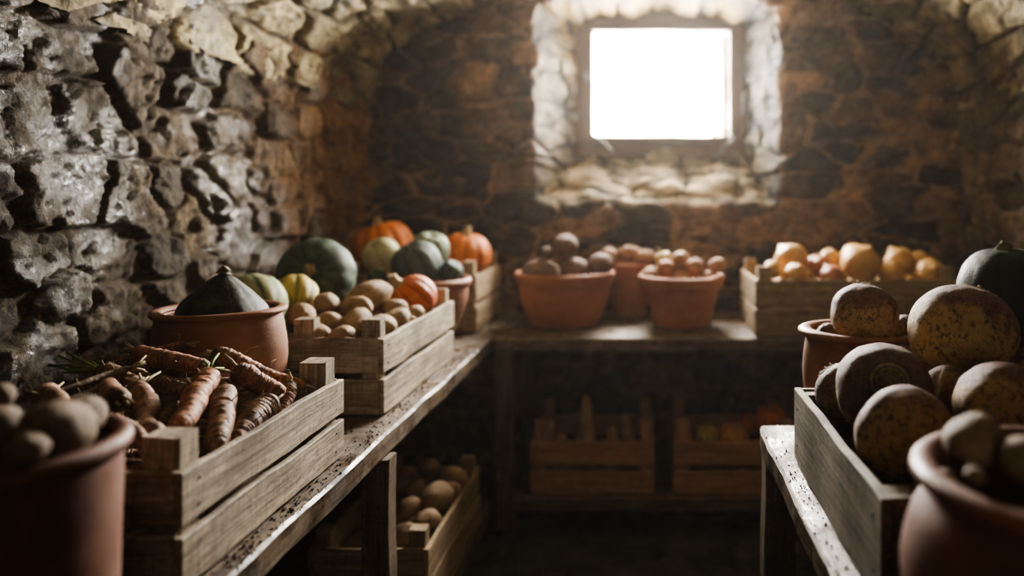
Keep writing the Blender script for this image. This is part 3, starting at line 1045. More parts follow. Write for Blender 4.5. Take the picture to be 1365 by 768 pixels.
# squashes at the left wall
squash('dark green peaked squash sitting in the wide brown bowl', P(297, 418, 1.735), 0.097, SQ_DARK, (0.05, -0.05, 1), 12, 0.022, 0.82, (0.14, 0.10, 0.085, 0.06), STEM_D, peak=0.42, seed=1, name='peaked_squash')
squash('pale green striped squash behind the wide brown bowl', P(349, 404, 2.06), 0.084, SQ_STRIPE, (-0.6, 0.4, 0.6), 12, 0.02, 0.92, None, seed=2, name='striped_squash')
squash('yellow and green ribbed squash between striped and big green squash', P(383, 399, 2.14), 0.068, SQ_YEL, (-0.35, 0.75, 0.6), 9, 0.07, 1.0, None, seed=3, name='ribbed_squash')
squash('large dark green squash with its pale stem turned to the viewer', P(422, 368, 2.33), 0.119, SQ_KAB, (0.16, -0.93, 0.30), 13, 0.028, 0.82, (0.22, 0.09, 0.115, 0.02), STEM, seed=4, spin=0.4, name='green_squash')
squash('red-orange pumpkin with a thick stem lying on the potato crate', P(550, 399, 2.38), 0.080, SQ_RED, (-0.62, -0.30, 0.72), 12, 0.04, 0.86, (0.55, 0.20, 0.15, 0.08), STEM, seed=5, name='pumpkin', cat='pumpkin')
# pot behind the potato crate
squash('blue-grey squash at the front of the mixed squash pot', P(556, 353, 2.72), 0.091, SQ_BLUE, (-0.35, -0.35, 0.9), 10, 0.04, 0.9, (0.16, 0.1, 0.06, 0.02), STEM_D, seed=6, name='blue_squash')
squash('pale cream squash in the mixed squash pot', P(509, 342, 2.83), 0.072, SQ_PALE, (-0.3, -0.6, 0.7), 8, 0.03, 0.95, (0.10, 0.08, 0.05, 0.02), STEM_D, seed=7, name='pale_squash', sc=(1, 1, 1))
squash('grey-green squash at the back of the mixed squash pot', P(573, 333, 2.90), 0.075, SQ_GREY, (0.2, -0.3, 0.9), 10, 0.05, 0.92, None, seed=8, name='grey_squash')
squash('small slate-green squash by the rim of the mixed squash pot', P(600, 362, 2.76), 0.046, SQ_BLUE, (0.4, -0.2, 0.8), 10, 0.05, 0.9, None, seed=9, name='small_squash')
squash('small dark green squash beside the cream one in the squash pot', P(503, 371, 2.70), 0.036, SQ_KAB, (0.0, -0.6, 0.8), 8, 0.05, 0.9, None, seed=10, name='small_squash')
squash('deep orange pumpkin with its stem tilted, at the stone corner', P(511, 327, 3.20), 0.128, SQ_ORA, (-0.25, -0.05, 0.9), 12, 0.07, 0.80, (0.36, 0.16, 0.10, 0.05), STEM, seed=11, name='pumpkin', cat='pumpkin')
squash('light orange pumpkin with an upright stem, on the corner crate', P(624, 340, 3.26), 0.113, SQ_ORA, (0.10, -0.1, 1), 12, 0.05, 0.86, (0.45, 0.16, 0.10, 0.05), STEM, seed=12, name='pumpkin', cat='pumpkin', sc=(1, 1, 1))
# far right
squash('black-green squash with a stubby stem standing above the rutabagas', P(1341, 393, 1.735), 0.108, SQ_BLACK, (-0.05, -0.05, 1), 10, 0.022, 1.02, (0.16, 0.14, 0.11, 0.06), STEM_D, dim=0.05, seed=13, name='dark_squash')

# potatoes in the potato crate
G2 = 'potatoes in the crate beside the wide bowl'
for px, py, r, y, lab, s in [
    (405, 421, 18, 1.985, 'brown potato at the bowl end of the potato crate heap', (1.0, 1, 1)),
    (436, 405, 17, 2.10, 'brown potato on the back of the heap beside the large green squash', (1, 1, 1)),
    (409, 445, 18, 1.925, 'low brown potato at the near corner of the heap by the bowl', (1.05, 1, .95)),
    (436, 431, 18, 2.00, 'round brown potato in the middle of the potato crate', (1, 1, 1)),
    (453, 448, 19, 1.925, 'flat brown potato against the near board of the potato crate', (1.15, 1, .8)),
    (473, 411, 21, 2.12, 'long brown potato just below the largest potato of the heap', (1.1, 1, .8)),
    (472, 429, 20, 2.02, 'brown potato behind the corner post of the potato crate', (1.1, 1, .9)),
    (489, 398, 27, 2.22, 'largest brown potato on top of the heap beside the red pumpkin', (1.05, 1, .9)),
    (510, 436, 18, 1.99, 'brown potato just right of the corner post of the potato crate', (1, 1, 1.1)),
    (529, 427, 18, 2.10, 'brown potato against the aisle board of the potato crate', (1.1, 1, .9)),
    (526, 411, 14, 2.22, 'small brown potato tucked under the red pumpkin', (1, 1, 1)),
    (555, 419, 12, 2.25, 'small brown potato resting by the aisle board under the red pumpkin', (1, 1, 1)),
    (549, 429, 9, 2.18, 'tiny brown potato at the aisle board of the potato crate', (1, 1, 1)),
]:
    put(POT_M, 'potato', P(px, py, y), r * y / 1000, lab, 'potato', G2, sc=s)
for x in (-0.845, -0.775, -0.705):
    for y in (1.99, 2.065, 2.14, 2.215, 2.29, 2.365, 2.44):
        put(POT_M, 'potato', (x + rng.uniform(-.006, .006), y, HB + 0.128 + rng.uniform(-.012, .012) - (0.02 if y < 2.1 else 0)), 0.035, 'brown potato buried low in the crate beside the wide bowl', 'potato', 'buried potatoes of the bowl-side crate')

# potatoes in the tall dark pot
GP = 'potatoes in the tall dark pot'
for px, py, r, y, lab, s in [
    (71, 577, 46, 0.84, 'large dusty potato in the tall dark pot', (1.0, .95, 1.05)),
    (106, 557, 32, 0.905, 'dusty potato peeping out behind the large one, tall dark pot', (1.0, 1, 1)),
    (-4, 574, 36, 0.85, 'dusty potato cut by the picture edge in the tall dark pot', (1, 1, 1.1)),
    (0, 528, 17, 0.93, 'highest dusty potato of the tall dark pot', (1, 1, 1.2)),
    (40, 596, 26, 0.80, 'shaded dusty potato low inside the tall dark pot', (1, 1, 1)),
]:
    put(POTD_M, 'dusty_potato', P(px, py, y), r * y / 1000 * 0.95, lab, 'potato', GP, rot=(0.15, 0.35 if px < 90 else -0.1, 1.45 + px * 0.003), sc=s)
# potatoes in the round-bellied pot
GR = 'potatoes in the round-bellied pot'
for px, py, r, y, lab, s in [
    (1303, 591, 42, 0.84, 'large dusty potato in the round-bellied pot', (1, 1, 0.95)),
    (1358, 612, 34, 0.80, 'dusty potato cut by the picture edge in the round-bellied pot', (1, 1, 1)),
    (1300, 634, 16, 0.76, 'low shaded potato inside the round-bellied pot', (1.2, 1, .8)),
    (1255, 640, 20, 0.80, 'small dim potato inside the round-bellied pot against its aisle wall', (1, 1, .8)),
]:
    put(POTD_M, 'dusty_potato', P(px, py, y), r * y / 1000 * 0.95, lab, 'potato', GR, sc=s)
# beets
for px, py, r, lab in [(726, 357, 25, 'large brown beet at the near left of the wide pot'), (748, 337, 18, 'brown beet crowning the heap in the wide pot'),
                       (770, 356, 19, 'brown beet at the middle of the wide pot'), (794, 354, 17, 'brown beet at the rim of the wide pot next to the small pot'),
                       (731, 344, 9, 'tiny brown beet beside the crowning one in the wide pot')]:
    o = put(BEET_M, 'beet', P(px, py, 3.2), r * 3.2 / 1000, lab, 'beet', 'beets in the wide pot', rot=(rng.uniform(-.3, .3), rng.uniform(-.3, .3), rng.uniform(0, 6)))
    MB().tube([(0.98, 0, 0.0), (1.15, 0.02, 0.05), (1.3, 0.05, 0.12)], [0.12, 0.07, 0.03], 6).build('root', ROOTM, o, True)
# sweet potatoes
for px, py, r, lab, rz in [(812, 341, 14, 'round sweet potato at the outer rim of the small pot', 1.5), (840, 337, 11, 'long sweet potato lying across the small pot', 0.1), (860, 342, 11, 'sweet potato end nearest the flared flowerpot', 0.6)]:
    put(SWEET_M, 'sweet_potato', P(px, py, 3.44), r * 3.44 / 1000, lab, 'sweet potato', 'sweet potatoes in the small pot', rot=(0, 0, rz), sc=(.85 if rz < 1 else .6, 1, 1))
# small potatoes in the flared pot
for px, py, r, lab in [(872, 366, 13, 'small potato at the left rim of the flared flowerpot'), (889, 361, 12, 'second small potato from the left in the flared flowerpot'),
                       (908, 350, 13, 'topmost small potato in the flared flowerpot'), (906, 367, 16, 'flat small potato at the front centre of the flared flowerpot'),
                       (926, 360, 12, 'small potato just right of the topmost one in the flared flowerpot'), (943, 365, 15, 'biggest small potato at the right of the flared flowerpot'), (951, 360, 11, 'small potato behind the right rim of the flared flowerpot')]:
    put(SPUD_M, 'small_potato', P(px, py, 3.19 if py > 355 else 3.22), r * 3.2 / 1000, lab, 'potato', 'small potatoes in the flared flowerpot')
squash('small yellow-green gourd with a curled stem on the flared flowerpot', P(884, 345, 3.27), 0.042, SQ_YEL, (-0.3, 0, 0.95), 9, 0.08, 0.75, (0.75, 0.16, 0.08, -0.25), STEM, seed=15, name='gourd', cat='gourd')
# onions
for px, py, r, y, red, lab in [
    (1055, 347, 23, 3.12, 0, 'big yellow onion near the left end of the onion crate'), (1030, 360, 13, 3.03, 0, 'small yellow onion at the left corner post of the onion crate'),
    (1061, 366, 16, 3.0, 0, 'low yellow onion in front of the big left one'), (1087, 351, 12, 3.16, 1, 'small reddish onion behind the left pair'),
    (1097, 358, 15, 3.06, 1, 'reddish onion just right of the low yellow one'), (1113, 345, 14, 3.2, 0, 'yellow onion at the back middle of the onion crate'),
    (1134, 345, 20, 3.17, 0, 'wide yellow onion on the back of the heap'), (1149, 352, 26, 3.05, 0, 'largest yellow onion at the centre of the onion crate'),
    (1108, 368, 17, 2.99, 1, 'flat reddish onion low at the front board'), (1199, 350, 21, 3.12, 0, 'yellow onion right of the largest one with a gap between'),
    (1225, 351, 17, 3.2, 0, 'shaded yellow onion behind the right part of the heap'), (1186, 366, 18, 3.0, 0, 'low yellow onion under the right-hand heap'),
    (1240, 365, 20, 3.02, 0, 'yellow onion at the far right end of the onion crate')]:
    put(ONR_M if red else ON_M, 'red_onion' if red else 'onion', P(px, py, y), r * y / 1000, lab, 'onion', 'onions in the crate below the window', rot=(rng.uniform(-1.1, 1.1), rng.uniform(-1.1, 1.1), rng.uniform(0, 6.28)))
for x in (0.53, 0.66, 0.79, 0.92, 1.05, 1.13):
    for y in (3.05, 3.25):
        put(ON_M, 'onion', (x, y, HB + 0.155), 0.060, 'onion buried low in the onion crate', 'onion', 'buried onions')

# potatoes on the low shelf
for px, py, r, y, lab in [
    (582, 663, 22, 2.36, 'largest potato of the low shelf crate'), (543, 678, 15, 2.30, 'potato left of the largest in the low crate'),
    (570, 627, 15, 2.56, 'potato at the top back of the low crate'), (551, 652, 13, 2.48, 'potato above left of the largest in the low crate'),
    (604, 637, 16, 2.52, 'potato at the back right of the low crate'), (607, 653, 12, 2.44, 'small potato by the aisle board of the low crate'),
    (541, 632, 12, 2.60, 'shaded potato at the back left of the low crate'), (558, 642, 11, 2.55, 'small shaded potato in the middle back of the low crate'),
    (572, 695, 17, 2.23, 'pale potato behind the corner post of the low crate'), (541, 712, 17, 2.20, 'pale potato near the front of the low crate'),
    (583, 700, 12, 2.30, 'potato right of the corner post of the low crate'), (536, 652, 13, 2.5, 'dim potato at the left of the low crate')]:
    put(POT_M, 'potato', P(px, py, y), r * y / 1000, lab, 'potato', 'potatoes in the low shelf crate')
for x in (-0.86, -0.77, -0.68):
    for y in (2.15, 2.26, 2.37, 2.48, 2.59):
        put(POT_M, 'potato', (x, y, HS + 0.105 + rng.uniform(-.01, .01)), 0.047, 'potato buried low in the low shelf crate', 'potato', 'buried potatoes of the low shelf crate')
# dim shelf: squashes and roots
for i, (px, py, r, y, lab) in enumerate([(942, 580, 15, 3.0, 'small round squash left in the dim squash crate'), (978, 584, 21, 3.0, 'broad round squash in the middle of the dim squash crate'),
                          (1007, 563, 15, 3.12, 'round squash above the broad one in the dim crate'), (1036, 560, 20, 3.1, 'round orange squash right in the dim squash crate'),
                          (915, 585, 11, 3.05, 'smallest squash behind the post of the dim squash crate'), (960, 570, 13, 3.17, 'round squash at the back of the dim squash crate')]):
    squash(lab, P(px, py, y), r * y / 1000 * 1.05, [SQ_YEL, SQ_BRN, SQ_RED, SQ_ORA, SQ_BRN, SQ_BRN][i], (rng.uniform(-.4, .4), -0.3, 1), 10, 0.07, 0.85, (0.3, 0.14, 0.09, 0.08), STEM, seed=20 + i, name='round_squash', sc=(1, 1, 1))
for x in (0.20, 0.34, 0.48):
    squash('squash buried low in the dim squash crate', (x, 3.09, HS + 0.10), 0.068, SQ_ORA, (0, 0, 1), 10, 0.06, 0.85, None, seed=31, name='round_squash', group='buried squashes of the dim crate')


# ------------------------------------------------------------------ carrots and roots
def carrot(label, p0, p1, r, mat, seed, name='carrot', cat='carrot', bend=0.06, stubs=4, blunt=0.5, stub_len=0.02, group=None, hairs=2, green=None):
    """p0 crown, p1 tip"""
    p0, p1 = Vector(p0), Vector(p1)
    L = (p1 - p0).length
    rr = random.Random(seed)
    nr, ns = 90, 24
    t = np.linspace(0, 1, nr)
    a = np.linspace(0, 2 * np.pi, ns, endpoint=False)
    T, A = np.meshgrid(t, a, indexing='ij')
    prof = (1 - np.exp(-((t + 0.012) / 0.045) ** 0.8)) * (1 - (1 - blunt) * t ** 1.2) * np.sqrt(np.clip(1 - (np.clip((t - 0.86) / 0.14, 0, 1)) ** 2.2, 0, 1)) + 0.004
    # growth rings
    q = np.stack([T.ravel() * L * 340, np.cos(A).ravel() * 0.7 + seed, np.sin(A).ravel() * 0.7], 1)
    ring = fbm(q, 3, seed, 0.6).reshape(nr, ns)
    q2 = np.stack([T.ravel() * L * 40, np.cos(A).ravel() * 1.1 + seed, np.sin(A).ravel() * 1.1], 1)
    lump = fbm(q2, 3, seed + 3).reshape(nr, ns)
    R = r * prof[:, None] * (1 + 0.22 * lump + 0.30 * ring)
    bx = bend * L * np.sin(np.pi * T) * math.cos(seed) + 0.25 * bend * L * np.sin(3 * np.pi * T + seed)
    by = bend * L * np.sin(np.pi * T) * math.sin(seed)
    vs = np.stack([T * L, R * np.cos(A) + bx, R * np.sin(A) + by], 2).reshape(-1, 3)
    gp = np.stack([T * L, A, 0.5 + 2.0 * ring], 2).reshape(-1, 3)
    fs = []
    for i in range(nr - 1):
        for k in range(ns):
            k2 = (k + 1) % ns
            fs.append((i * ns + k, (i + 1) * ns + k, (i + 1) * ns + k2, i * ns + k2))
    fs.append(tuple(range(ns)))
    fs.append(tuple((nr - 1) * ns + k for k in range(ns - 1, -1, -1)))
    me = mesh_np(name, vs, fs, mat, gp=gp, smooth=True)
    o = bpy.data.objects.new(name, me)
    o.location = p0
    o.rotation_euler = (p1 - p0).to_track_quat('X', 'Z').to_euler()
    link(o)
    tag(o, label, cat, group)
    if stubs:
        m = MB()
        for k in range(stubs):
            an = rr.uniform(0, 6.28)
            sp = rr.uniform(0.1, 0.5)
            d = Vector((-1, sp * math.cos(an), sp * math.sin(an)))
            ll = stub_len * rr.uniform(0.6, 1.3)
            b = Vector((0.004, 0.25 * r * math.cos(an), 0.25 * r * math.sin(an)))
            c2 = Vector((0, rr.uniform(-.25, .25), rr.uniform(-.3, .1))) * ll
            m.tube([b, b + d * ll * 0.5, b + d * ll + c2], [0.0032, 0.0026, 0.0016], 6)
        m.build('stalk', green or ROOTM, o, True)
    if hairs:
        m = MB()
        for k in range(hairs):
            tt = rr.uniform(0.1, 0.85)
            an = rr.uniform(0, 6.28)
            i = int(tt * (nr - 1))
            rad = r * prof[i] * 0.96
            c = Vector((tt * L, float(bx[i, 0]), float(by[i, 0])))
            d = Vector((rr.uniform(-.4, .4), math.cos(an), math.sin(an)))
            e = d * rr.uniform(0.012, 0.03)
            m.tube([c + Vector((0, math.cos(an), math.sin(an))) * rad, c + Vector((0, math.cos(an), math.sin(an))) * rad + e * 0.6, c + Vector((0, math.cos(an), math.sin(an))) * rad + e + Vector((0.008, 0.004, -0.004))], [0.0011, 0.0008, 0.0004], 5)
        m.build('rootlet', ROOTM, o, True)
    return o


GC = 'carrots heaped in the pale crate'
CAR = [
    # label, crown(px,py,y), tip, r, mat, bend, stubs, blunt, stub_len
    ('thick carrot lying level along the bowl, crown toward the stone wall', (178, 470, 1.50), (280, 489, 1.47), .0200, CARROT, .05, 5, .72, .035),
    ('short carrot lying behind, close against the wide bowl', (251, 461, 1.555), (196, 468, 1.55), .0145, CARROT, .05, 3, .45, .02),
    ('long carrot on top of the heap pointing to the far corner post', (284, 469, 1.47), (413, 516, 1.50), .0215, CARROT, .05, 4, .45, .02),
    ('fat carrot just under the longest one', (311, 492, 1.39), (379, 527, 1.425), .0225, CARROT, .04, 5, .62, .03),
    ('bright carrot standing diagonally at the centre with a stalk at its top', (278, 499, 1.37), (231, 578, 1.17), .0235, CARROT, .04, 5, .68, .045),
    ('blunt ringed carrot leaning upright just right of the bright one', (300, 521, 1.35), (289, 600, 1.185), .0232, CARROT_D, .03, 4, .72, .02),
    ('wrinkled earthy carrot along the aisle board', (364, 534, 1.385), (312, 592, 1.245), .0235, CARROT_D, .04, 3, .66, .02),
    ('small upright carrot tip by the aisle board', (388, 511, 1.465), (371, 560, 1.39), .0180, CARROT, .03, 3, .6, .015),
    ('purplish carrot hanging down under the tangle of rootlets', (188, 512, 1.33), (205, 576, 1.12), .0190, CARROT_D, .08, 6, .65, .04),
    ('round pale carrot crown facing out of the heap', (160, 533, 1.19), (146, 512, 1.36), .0205, CARROT_D, .03, 4, .7, .02),
    ('dark stubby carrot behind the rootlet tangle', (140, 481, 1.49), (178, 483, 1.50), .0150, CARROT_D, .03, 3, .7, .02),
    ('curved dark carrot lowest beside the tall dark pot', (142, 562, 1.14), (198, 602, 1.075), .0150, CARROT_D, .08, 3, .5, .02),
    ('bent earthy carrot at the wall end of the heap', (66, 522, 1.30), (104, 560, 1.17), .0190, CARROT_D, .10, 3, .6, .03),
    ('dim carrot under the level one, left of the bright carrot', (205, 505, 1.45), (252, 520, 1.40), .0180, CARROT_D, .05, 3, .6, .03),
    ('dim carrot between the blunt and the wrinkled carrot', (333, 521, 1.42), (325, 585, 1.28), .0195, CARROT_D, .04, 3, .6, .02),
    ('dim carrot showing left of the near corner post', (232, 545, 1.30), (178, 590, 1.17), .0190, CARROT_D, .05, 3, .6, .02),
    ('carrot with long cut green stalks behind the rootlet tangle', (131, 494, 1.42), (186, 517, 1.37), .0190, CARROT_D, .05, 0, .6, .04),
    ('narrow carrot poking out under the fat carrot', (352, 512, 1.48), (300, 509, 1.44), .0150, CARROT_D, .05, 3, .5, .02),
]
for i, (lab, a, b, r, mt, bd, st, bl, sl) in enumerate(CAR):
    cc = carrot(lab, P(*a), P(*b), r, mt, i + 3, bend=bd, stubs=st, blunt=bl, stub_len=sl, group=GC, hairs=3 + (i % 3), green=GREEN if i in (4, 10, 16) else None)
    if 'green stalks' in lab:
        TOPPED = cc
carrot('long thin tan root trailing from the tangle to the wall', P(178, 490, 1.39), P(26, 540, 1.20), .0080, POTATO_D, 41, 'tan_root', 'root', .07, 6, .15, .03, hairs=8)
# lower layers, seen in the dark between the upper carrots and through the slats
lab = 'dark carrot buried deep in the pale crate'
for k in range(16):
    x = -1.05 + 0.34 * ((k * 0.618) % 1)
    y = 1.12 + 0.40 * ((k * 0.377) % 1)
    an = rng.uniform(-0.6, 0.6) + (math.pi if k % 2 else 0)
    z = HB + 0.055 + 0.028 * (k % 3)
    d = Vector((math.cos(an), math.sin(an), 0)) * 0.07
    cx, cy = min(max(x, -0.99), -0.76), min(max(y, 1.15), 1.46)
    carrot(lab, Vector((cx, cy, z)) - d, Vector((cx, cy, z)) + d, 0.02, CARROT_D, 60 + k, stubs=0, hairs=0, group='buried carrots')
# green stalks
m = MB()
for (a, b, c) in [((64, 488), (95, 487), (128, 491)), ((66, 486), (95, 494), (128, 492)), ((78, 474), (105, 486), (130, 491)), ((90, 470), (112, 482), (131, 492)), ((112, 480), (124, 484), (133, 492)), ((84, 497), (108, 496), (131, 493))]:
    m.tube([P(a[0], a[1], 1.44), P(b[0], b[1], 1.43), P(c[0], c[1], 1.42)], [0.0022, 0.003, 0.0035], 6)
adopt(m.build('stalk', GREEN, None, True), TOPPED)

# pointed roots in the dim crate
for i, (px, py, hgt, y, lab) in enumerate([(729, 583, 30, 3.02, 'pointed root by the left post of the dim root crate'), (752, 592, 18, 2.99, 'short pointed root left of the tall one'),
                             (776, 570, 52, 3.08, 'tallest pointed root in the dim root crate'), (790, 585, 32, 3.02, 'pointed root just right of the tallest'),
                             (813, 588, 24, 3.0, 'broad pointed root right of the middle of the dim crate'), (838, 582, 36, 3.08, 'pointed root nearest the right post of the dim crate')]):
    p = P(px, py, y)
    carrot(lab, p + Vector((0, 0, -0.12)), p + Vector((0.015 * (-1) ** i, 0, hgt / 1000 * y * 0.85)), 0.046, SWEETROOT, 90 + i, 'pointed_root', 'root', .05, 0, .34, group='pointed roots in the dim crate', hairs=0)


# ------------------------------------------------------------------ rutabagas
def ruta_mesh(seed, top=0.0):
    def fn(t, a):
        th = np.pi * t
        r = np.sin(th) ** 0.88
        z = -np.cos(th) * 0.90
        z = np.where(t < 0.5, z - 0.22 * np.exp(-(r / 0.20) ** 2) * 1.0, z - 0.05 * np.exp(-(r / 0.3) ** 2))
        return r, z, np.stack([t, t, a], 2)
    v, f, g = revolve(48, 64, fn)
    v = v * (1 + 0.14 * fbm(v * 1.1 + seed * 4.3, 3, seed) + 0.030 * fbm(v * 5 + seed, 3, seed + 2))[:, None]
    return mesh_np('rutabaga', v, f, RUTA, gp=g, smooth=True)


RUT_M = [ruta_mesh(s) for s in range(5)]
# crown: concentric leaf scars with cut stubs
cm = MB()
for r_, z_ in ((0.36, 0.845), (0.27, 0.875), (0.18, 0.885)):
    pts = [(r_ * math.cos(2 * math.pi * k / 24) * (1 + .05 * math.sin(3 * k)), r_ * math.sin(2 * math.pi * k / 24), z_ + 0.014 * math.sin(k * 2.3)) for k in range(25)]
    cm.tube(pts, 0.035, 6)
for k in range(7):
    an = k * 0.9
    b = Vector((0.2 * math.cos(an), 0.2 * math.sin(an), 0.86))
    cm.tube([b, b + Vector((0.03 * math.cos(an), 0.03 * math.sin(an), 0.05)), b + Vector((0.07 * math.cos(an), 0.07 * math.sin(an), 0.08 + 0.02 * (k % 3)))], [0.06, 0.05, 0.03], 6)
cm.tube([(0, 0, 0.78), (0, 0, 0.89), (0, 0, 0.905)], [0.2, 0.15, 0.05], 12)
CROWN_ME = mesh_np('crown', cm.v, cm.f, CROWN, gp=cm.g, smooth=True)
rm = MB()
rm.tube([(0, 0, -1.0), (0.03, 0.02, -1.2), (0.10, 0.03, -1.38), (0.22, 0.0, -1.5)], [0.11, 0.06, 0.035, 0.012], 8)
rm.tube([(0.05, 0.0, -1.1), (0.16, -0.06, -1.22), (0.2, -0.1, -1.36)], [0.03, 0.018, 0.008], 5)
ROOT_ME = mesh_np('taproot', rm.v, rm.f, ROOTM, gp=rm.g, smooth=True)


def rutabaga(label, p, r, axis, spin=0.0, crown=True, root=True, group='rutabagas heaped in the boarded crate', sc=(1, 1, 1)):
    k = COUNT.get('ruta', 0)
    COUNT['ruta'] = k + 1
    o = bpy.data.objects.new('rutabaga', RUT_M[k % 5])
    o.location = p
    o.scale = (r * sc[0], r * sc[1], r * sc[2])
    o.rotation_euler = axis_rot(axis, spin)
    link(o)
    tag(o, label, 'rutabaga', group)
    BALLS.append((o, r * 0.95, 'buried' in label))
    if crown:
        link(bpy.data.objects.new('crown', CROWN_ME), o)
    if root:
        link(bpy.data.objects.new('taproot', ROOT_ME), o)
    return o


rutabaga('purple-topped yellow rutabaga perched on the pot behind the crate', P(1150, 421, 1.68), 0.076, (0.02, 0.34, 0.94), 2.2, group=None)
rutabaga('brown rutabaga beside the purple-topped one in the pot behind', P(1208, 441, 1.72), 0.038, (0.5, 0.3, 0.8), group=None, root=False)
rutabaga('half-sunk rutabaga at the rim of the pot behind the crate', P(1106, 446, 1.72), 0.030, (-0.4, 0.3, 0.6), group=None, root=False)
rutabaga('largest rutabaga, yellow-sided and highest of the crate heap', P(1290, 461, 1.45), 0.102, (0.42, 0.42, 0.78), 1.0)
rutabaga('dark rutabaga with its ringed crown facing the viewer', P(1173, 522, 1.33), 0.083, (-0.12, -0.9, 0.45), 0.5, root=False)
rutabaga('broad brown rutabaga in front of the ringed one', P(1206, 579, 1.165), 0.0755, (-0.1, 0.75, 0.5), 0.2, crown=False, root=False)
rutabaga('pale rutabaga tucked behind the ringed one at the side board', P(1115, 522, 1.42), 0.057, (-0.5, 0.4, 0.7), 0.9, root=False)
rutabaga('broad rutabaga behind the round-bellied pot', P(1335, 545, 1.23), 0.080, (0.3, 0.55, 0.75), 1.4, root=False)
rutabaga('small rutabaga between the ringed and the largest one', P(1220, 478, 1.50), 0.036, (0.2, 0.2, 0.9), 0.9, root=False)
rutabaga('rutabaga at the outer edge of the heap under the largest one', P(1363, 490, 1.40), 0.062, (0.4, 0.2, 0.8), 0.1, root=False)
DIMR = rutabaga('dim rutabaga low between the largest and the broad brown one', P(1262, 525, 1.33), 0.050, (0.1, 0.7, 0.6), 0.1, root=False)
for (x, y) in ((0.40, 1.10), (0.53, 1.07), (0.66, 1.07), (0.79, 1.07), (0.84, 1.2), (0.40, 1.24), (0.66, 1.42), (0.80, 1.45), (0.50, 1.46), (0.385, 1.50), (0.70, 1.27)):
    rutabaga('rutabaga buried low in the boarded crate', (x, y, HB + 0.075), 0.058, (rng.uniform(-1, 1), rng.uniform(-1, 1), 1), 0.0, False, False, 'buried rutabagas')
# let neighbours settle against each other instead of sinking in
for it in range(60):
    for i in range(len(BALLS)):
        a, ra, ba = BALLS[i]
        for j in range(i + 1, len(BALLS)):
            b, rb, bb = BALLS[j]
            d = b.location - a.location
            if abs(d.x) > ra + rb or abs(d.y) > ra + rb:
                continue
            gap = 0.97 * (ra + rb) - d.length
            if gap <= 0:
                continue
            d.normalize()
            wa = 0.5 if ba == bb else (0.9 if ba else 0.1)
            a.location -= d * gap * wa * 0.5
            b.location += d * gap * (1 - wa) * 0.5
    # nothing pokes through the boards of its crate
    for (o_, r_, b_) in BALLS:
        for (x0, x1, y0, y1, z0, z1) in CRATES:
            L = o_.location
            if x0 < L.x < x1 and y0 < L.y < y1 and z0 < L.z < z1 + r_:
                dz = max(0.0, L.z - z1)
                rr_ = math.sqrt(max(0.0, (r_ * 1.08) ** 2 - dz * dz))
                L.x = min(max(L.x, x0 + rr_), x1 - rr_)
                L.y = min(max(L.y, y0 + rr_), y1 - rr_)
                L.z = max(L.z, z0 + 0.015 + r_ * 0.95)
# thin root end standing up between the rutabagas
m = MB()
m.tube([P(1246, 532, 1.22), P(1253, 510, 1.225), P(1259, 488, 1.235)], [0.004, 0.0032, 0.0012], 6)
adopt(m.build('taproot', ROOTM, None, True), DIMR)

# ------------------------------------------------------------------ crumbs of soil on the bench tops (uncountable)
m = MB()
tet = [(1, 1, 1), (-1, -1, 1), (-1, 1, -1), (1, -1, -1)]


def crumb(x, y, z, s):
    e = Euler((rng.random() * 6, rng.random() * 6, rng.random() * 6)).to_matrix()
    pts = [Vector((1, 0, 0)), Vector((-1, 0, 0)), Vector((0, 1, 0)), Vector((0, -1, 0)), Vector((0, 0, 1)), Vector((0, 0, -1))]
    vs = [Vector((x, y, z + s * 0.4)) + (e @ (p * rng.uniform(0.6, 1.2))) * s * 0.8 for p in pts]
    m.add(vs, [(0, 2, 4), (2, 1, 4), (1, 3, 4), (3, 0, 4), (2, 0, 5), (1, 2, 5), (3, 1, 5), (0, 3, 5)])


for _ in range(700):
    y = 0.95 + 2.0 * rng.random() ** 1.5
    crumb(-0.605 - 0.034 * rng.random() if y < 1.6 else -0.606 - 0.05 * rng.random(), y, HB, rng.choice([0.0012, 0.0016, 0.002, 0.0026, 0.004]))
for _ in range(60):
    crumb(-0.66 - 0.2 * rng.random(), 1.60 + 0.25 * rng.random(), HB, rng.choice([0.0015, 0.002, 0.003, 0.005]))
for _ in range(260):
    crumb(0.272 + 0.034 * rng.random(), 0.85 + 0.93 * rng.random(), HB, rng.choice([0.001, 0.0014, 0.002, 0.003]))
tag(m.build('soil_crumbs', SOIL), 'dark crumbs of soil strewn over the wet bench edges', 'soil', kind='stuff')

# ------------------------------------------------------------------ haze
HAZE = 0.005
if HAZE > 0:
    hm = bpy.data.materials.new('haze')
    hm.use_nodes = True
    nt = hm.node_tree
    nt.nodes.clear()
    out = nt.nodes.new('ShaderNodeOutputMaterial')
    vs = nt.nodes.new('ShaderNodeVolumeScatter')
    vs.inputs['Color'].default_value = (1, 0.97, 0.92, 1)
    vs.inputs['Density'].default_value = HAZE
    vs.inputs['Anisotropy'].default_value = 0.35
    nt.links.new(vs.outputs[0], out.inputs['Volume'])
    b = MB()
    X0, X1, Y0, Y1, Z0, Z1 = XL + 0.01, XR - 0.01, -0.9, YB + 0.45, 0.0, 2.4
    b.add([(x, y, z) for x in (X0, X1) for y in (Y0, Y1) for z in (Z0, Z1)],
          [(0, 1, 3, 2), (4, 6, 7, 5), (0, 4, 5, 1), (2, 3, 7, 6), (0, 2, 6, 4), (1, 5, 7, 3)])
    ho = b.build('haze', hm)
    tag(ho, 'thin dusty haze hanging in the cellar air below the window', 'haze', kind='stuff')

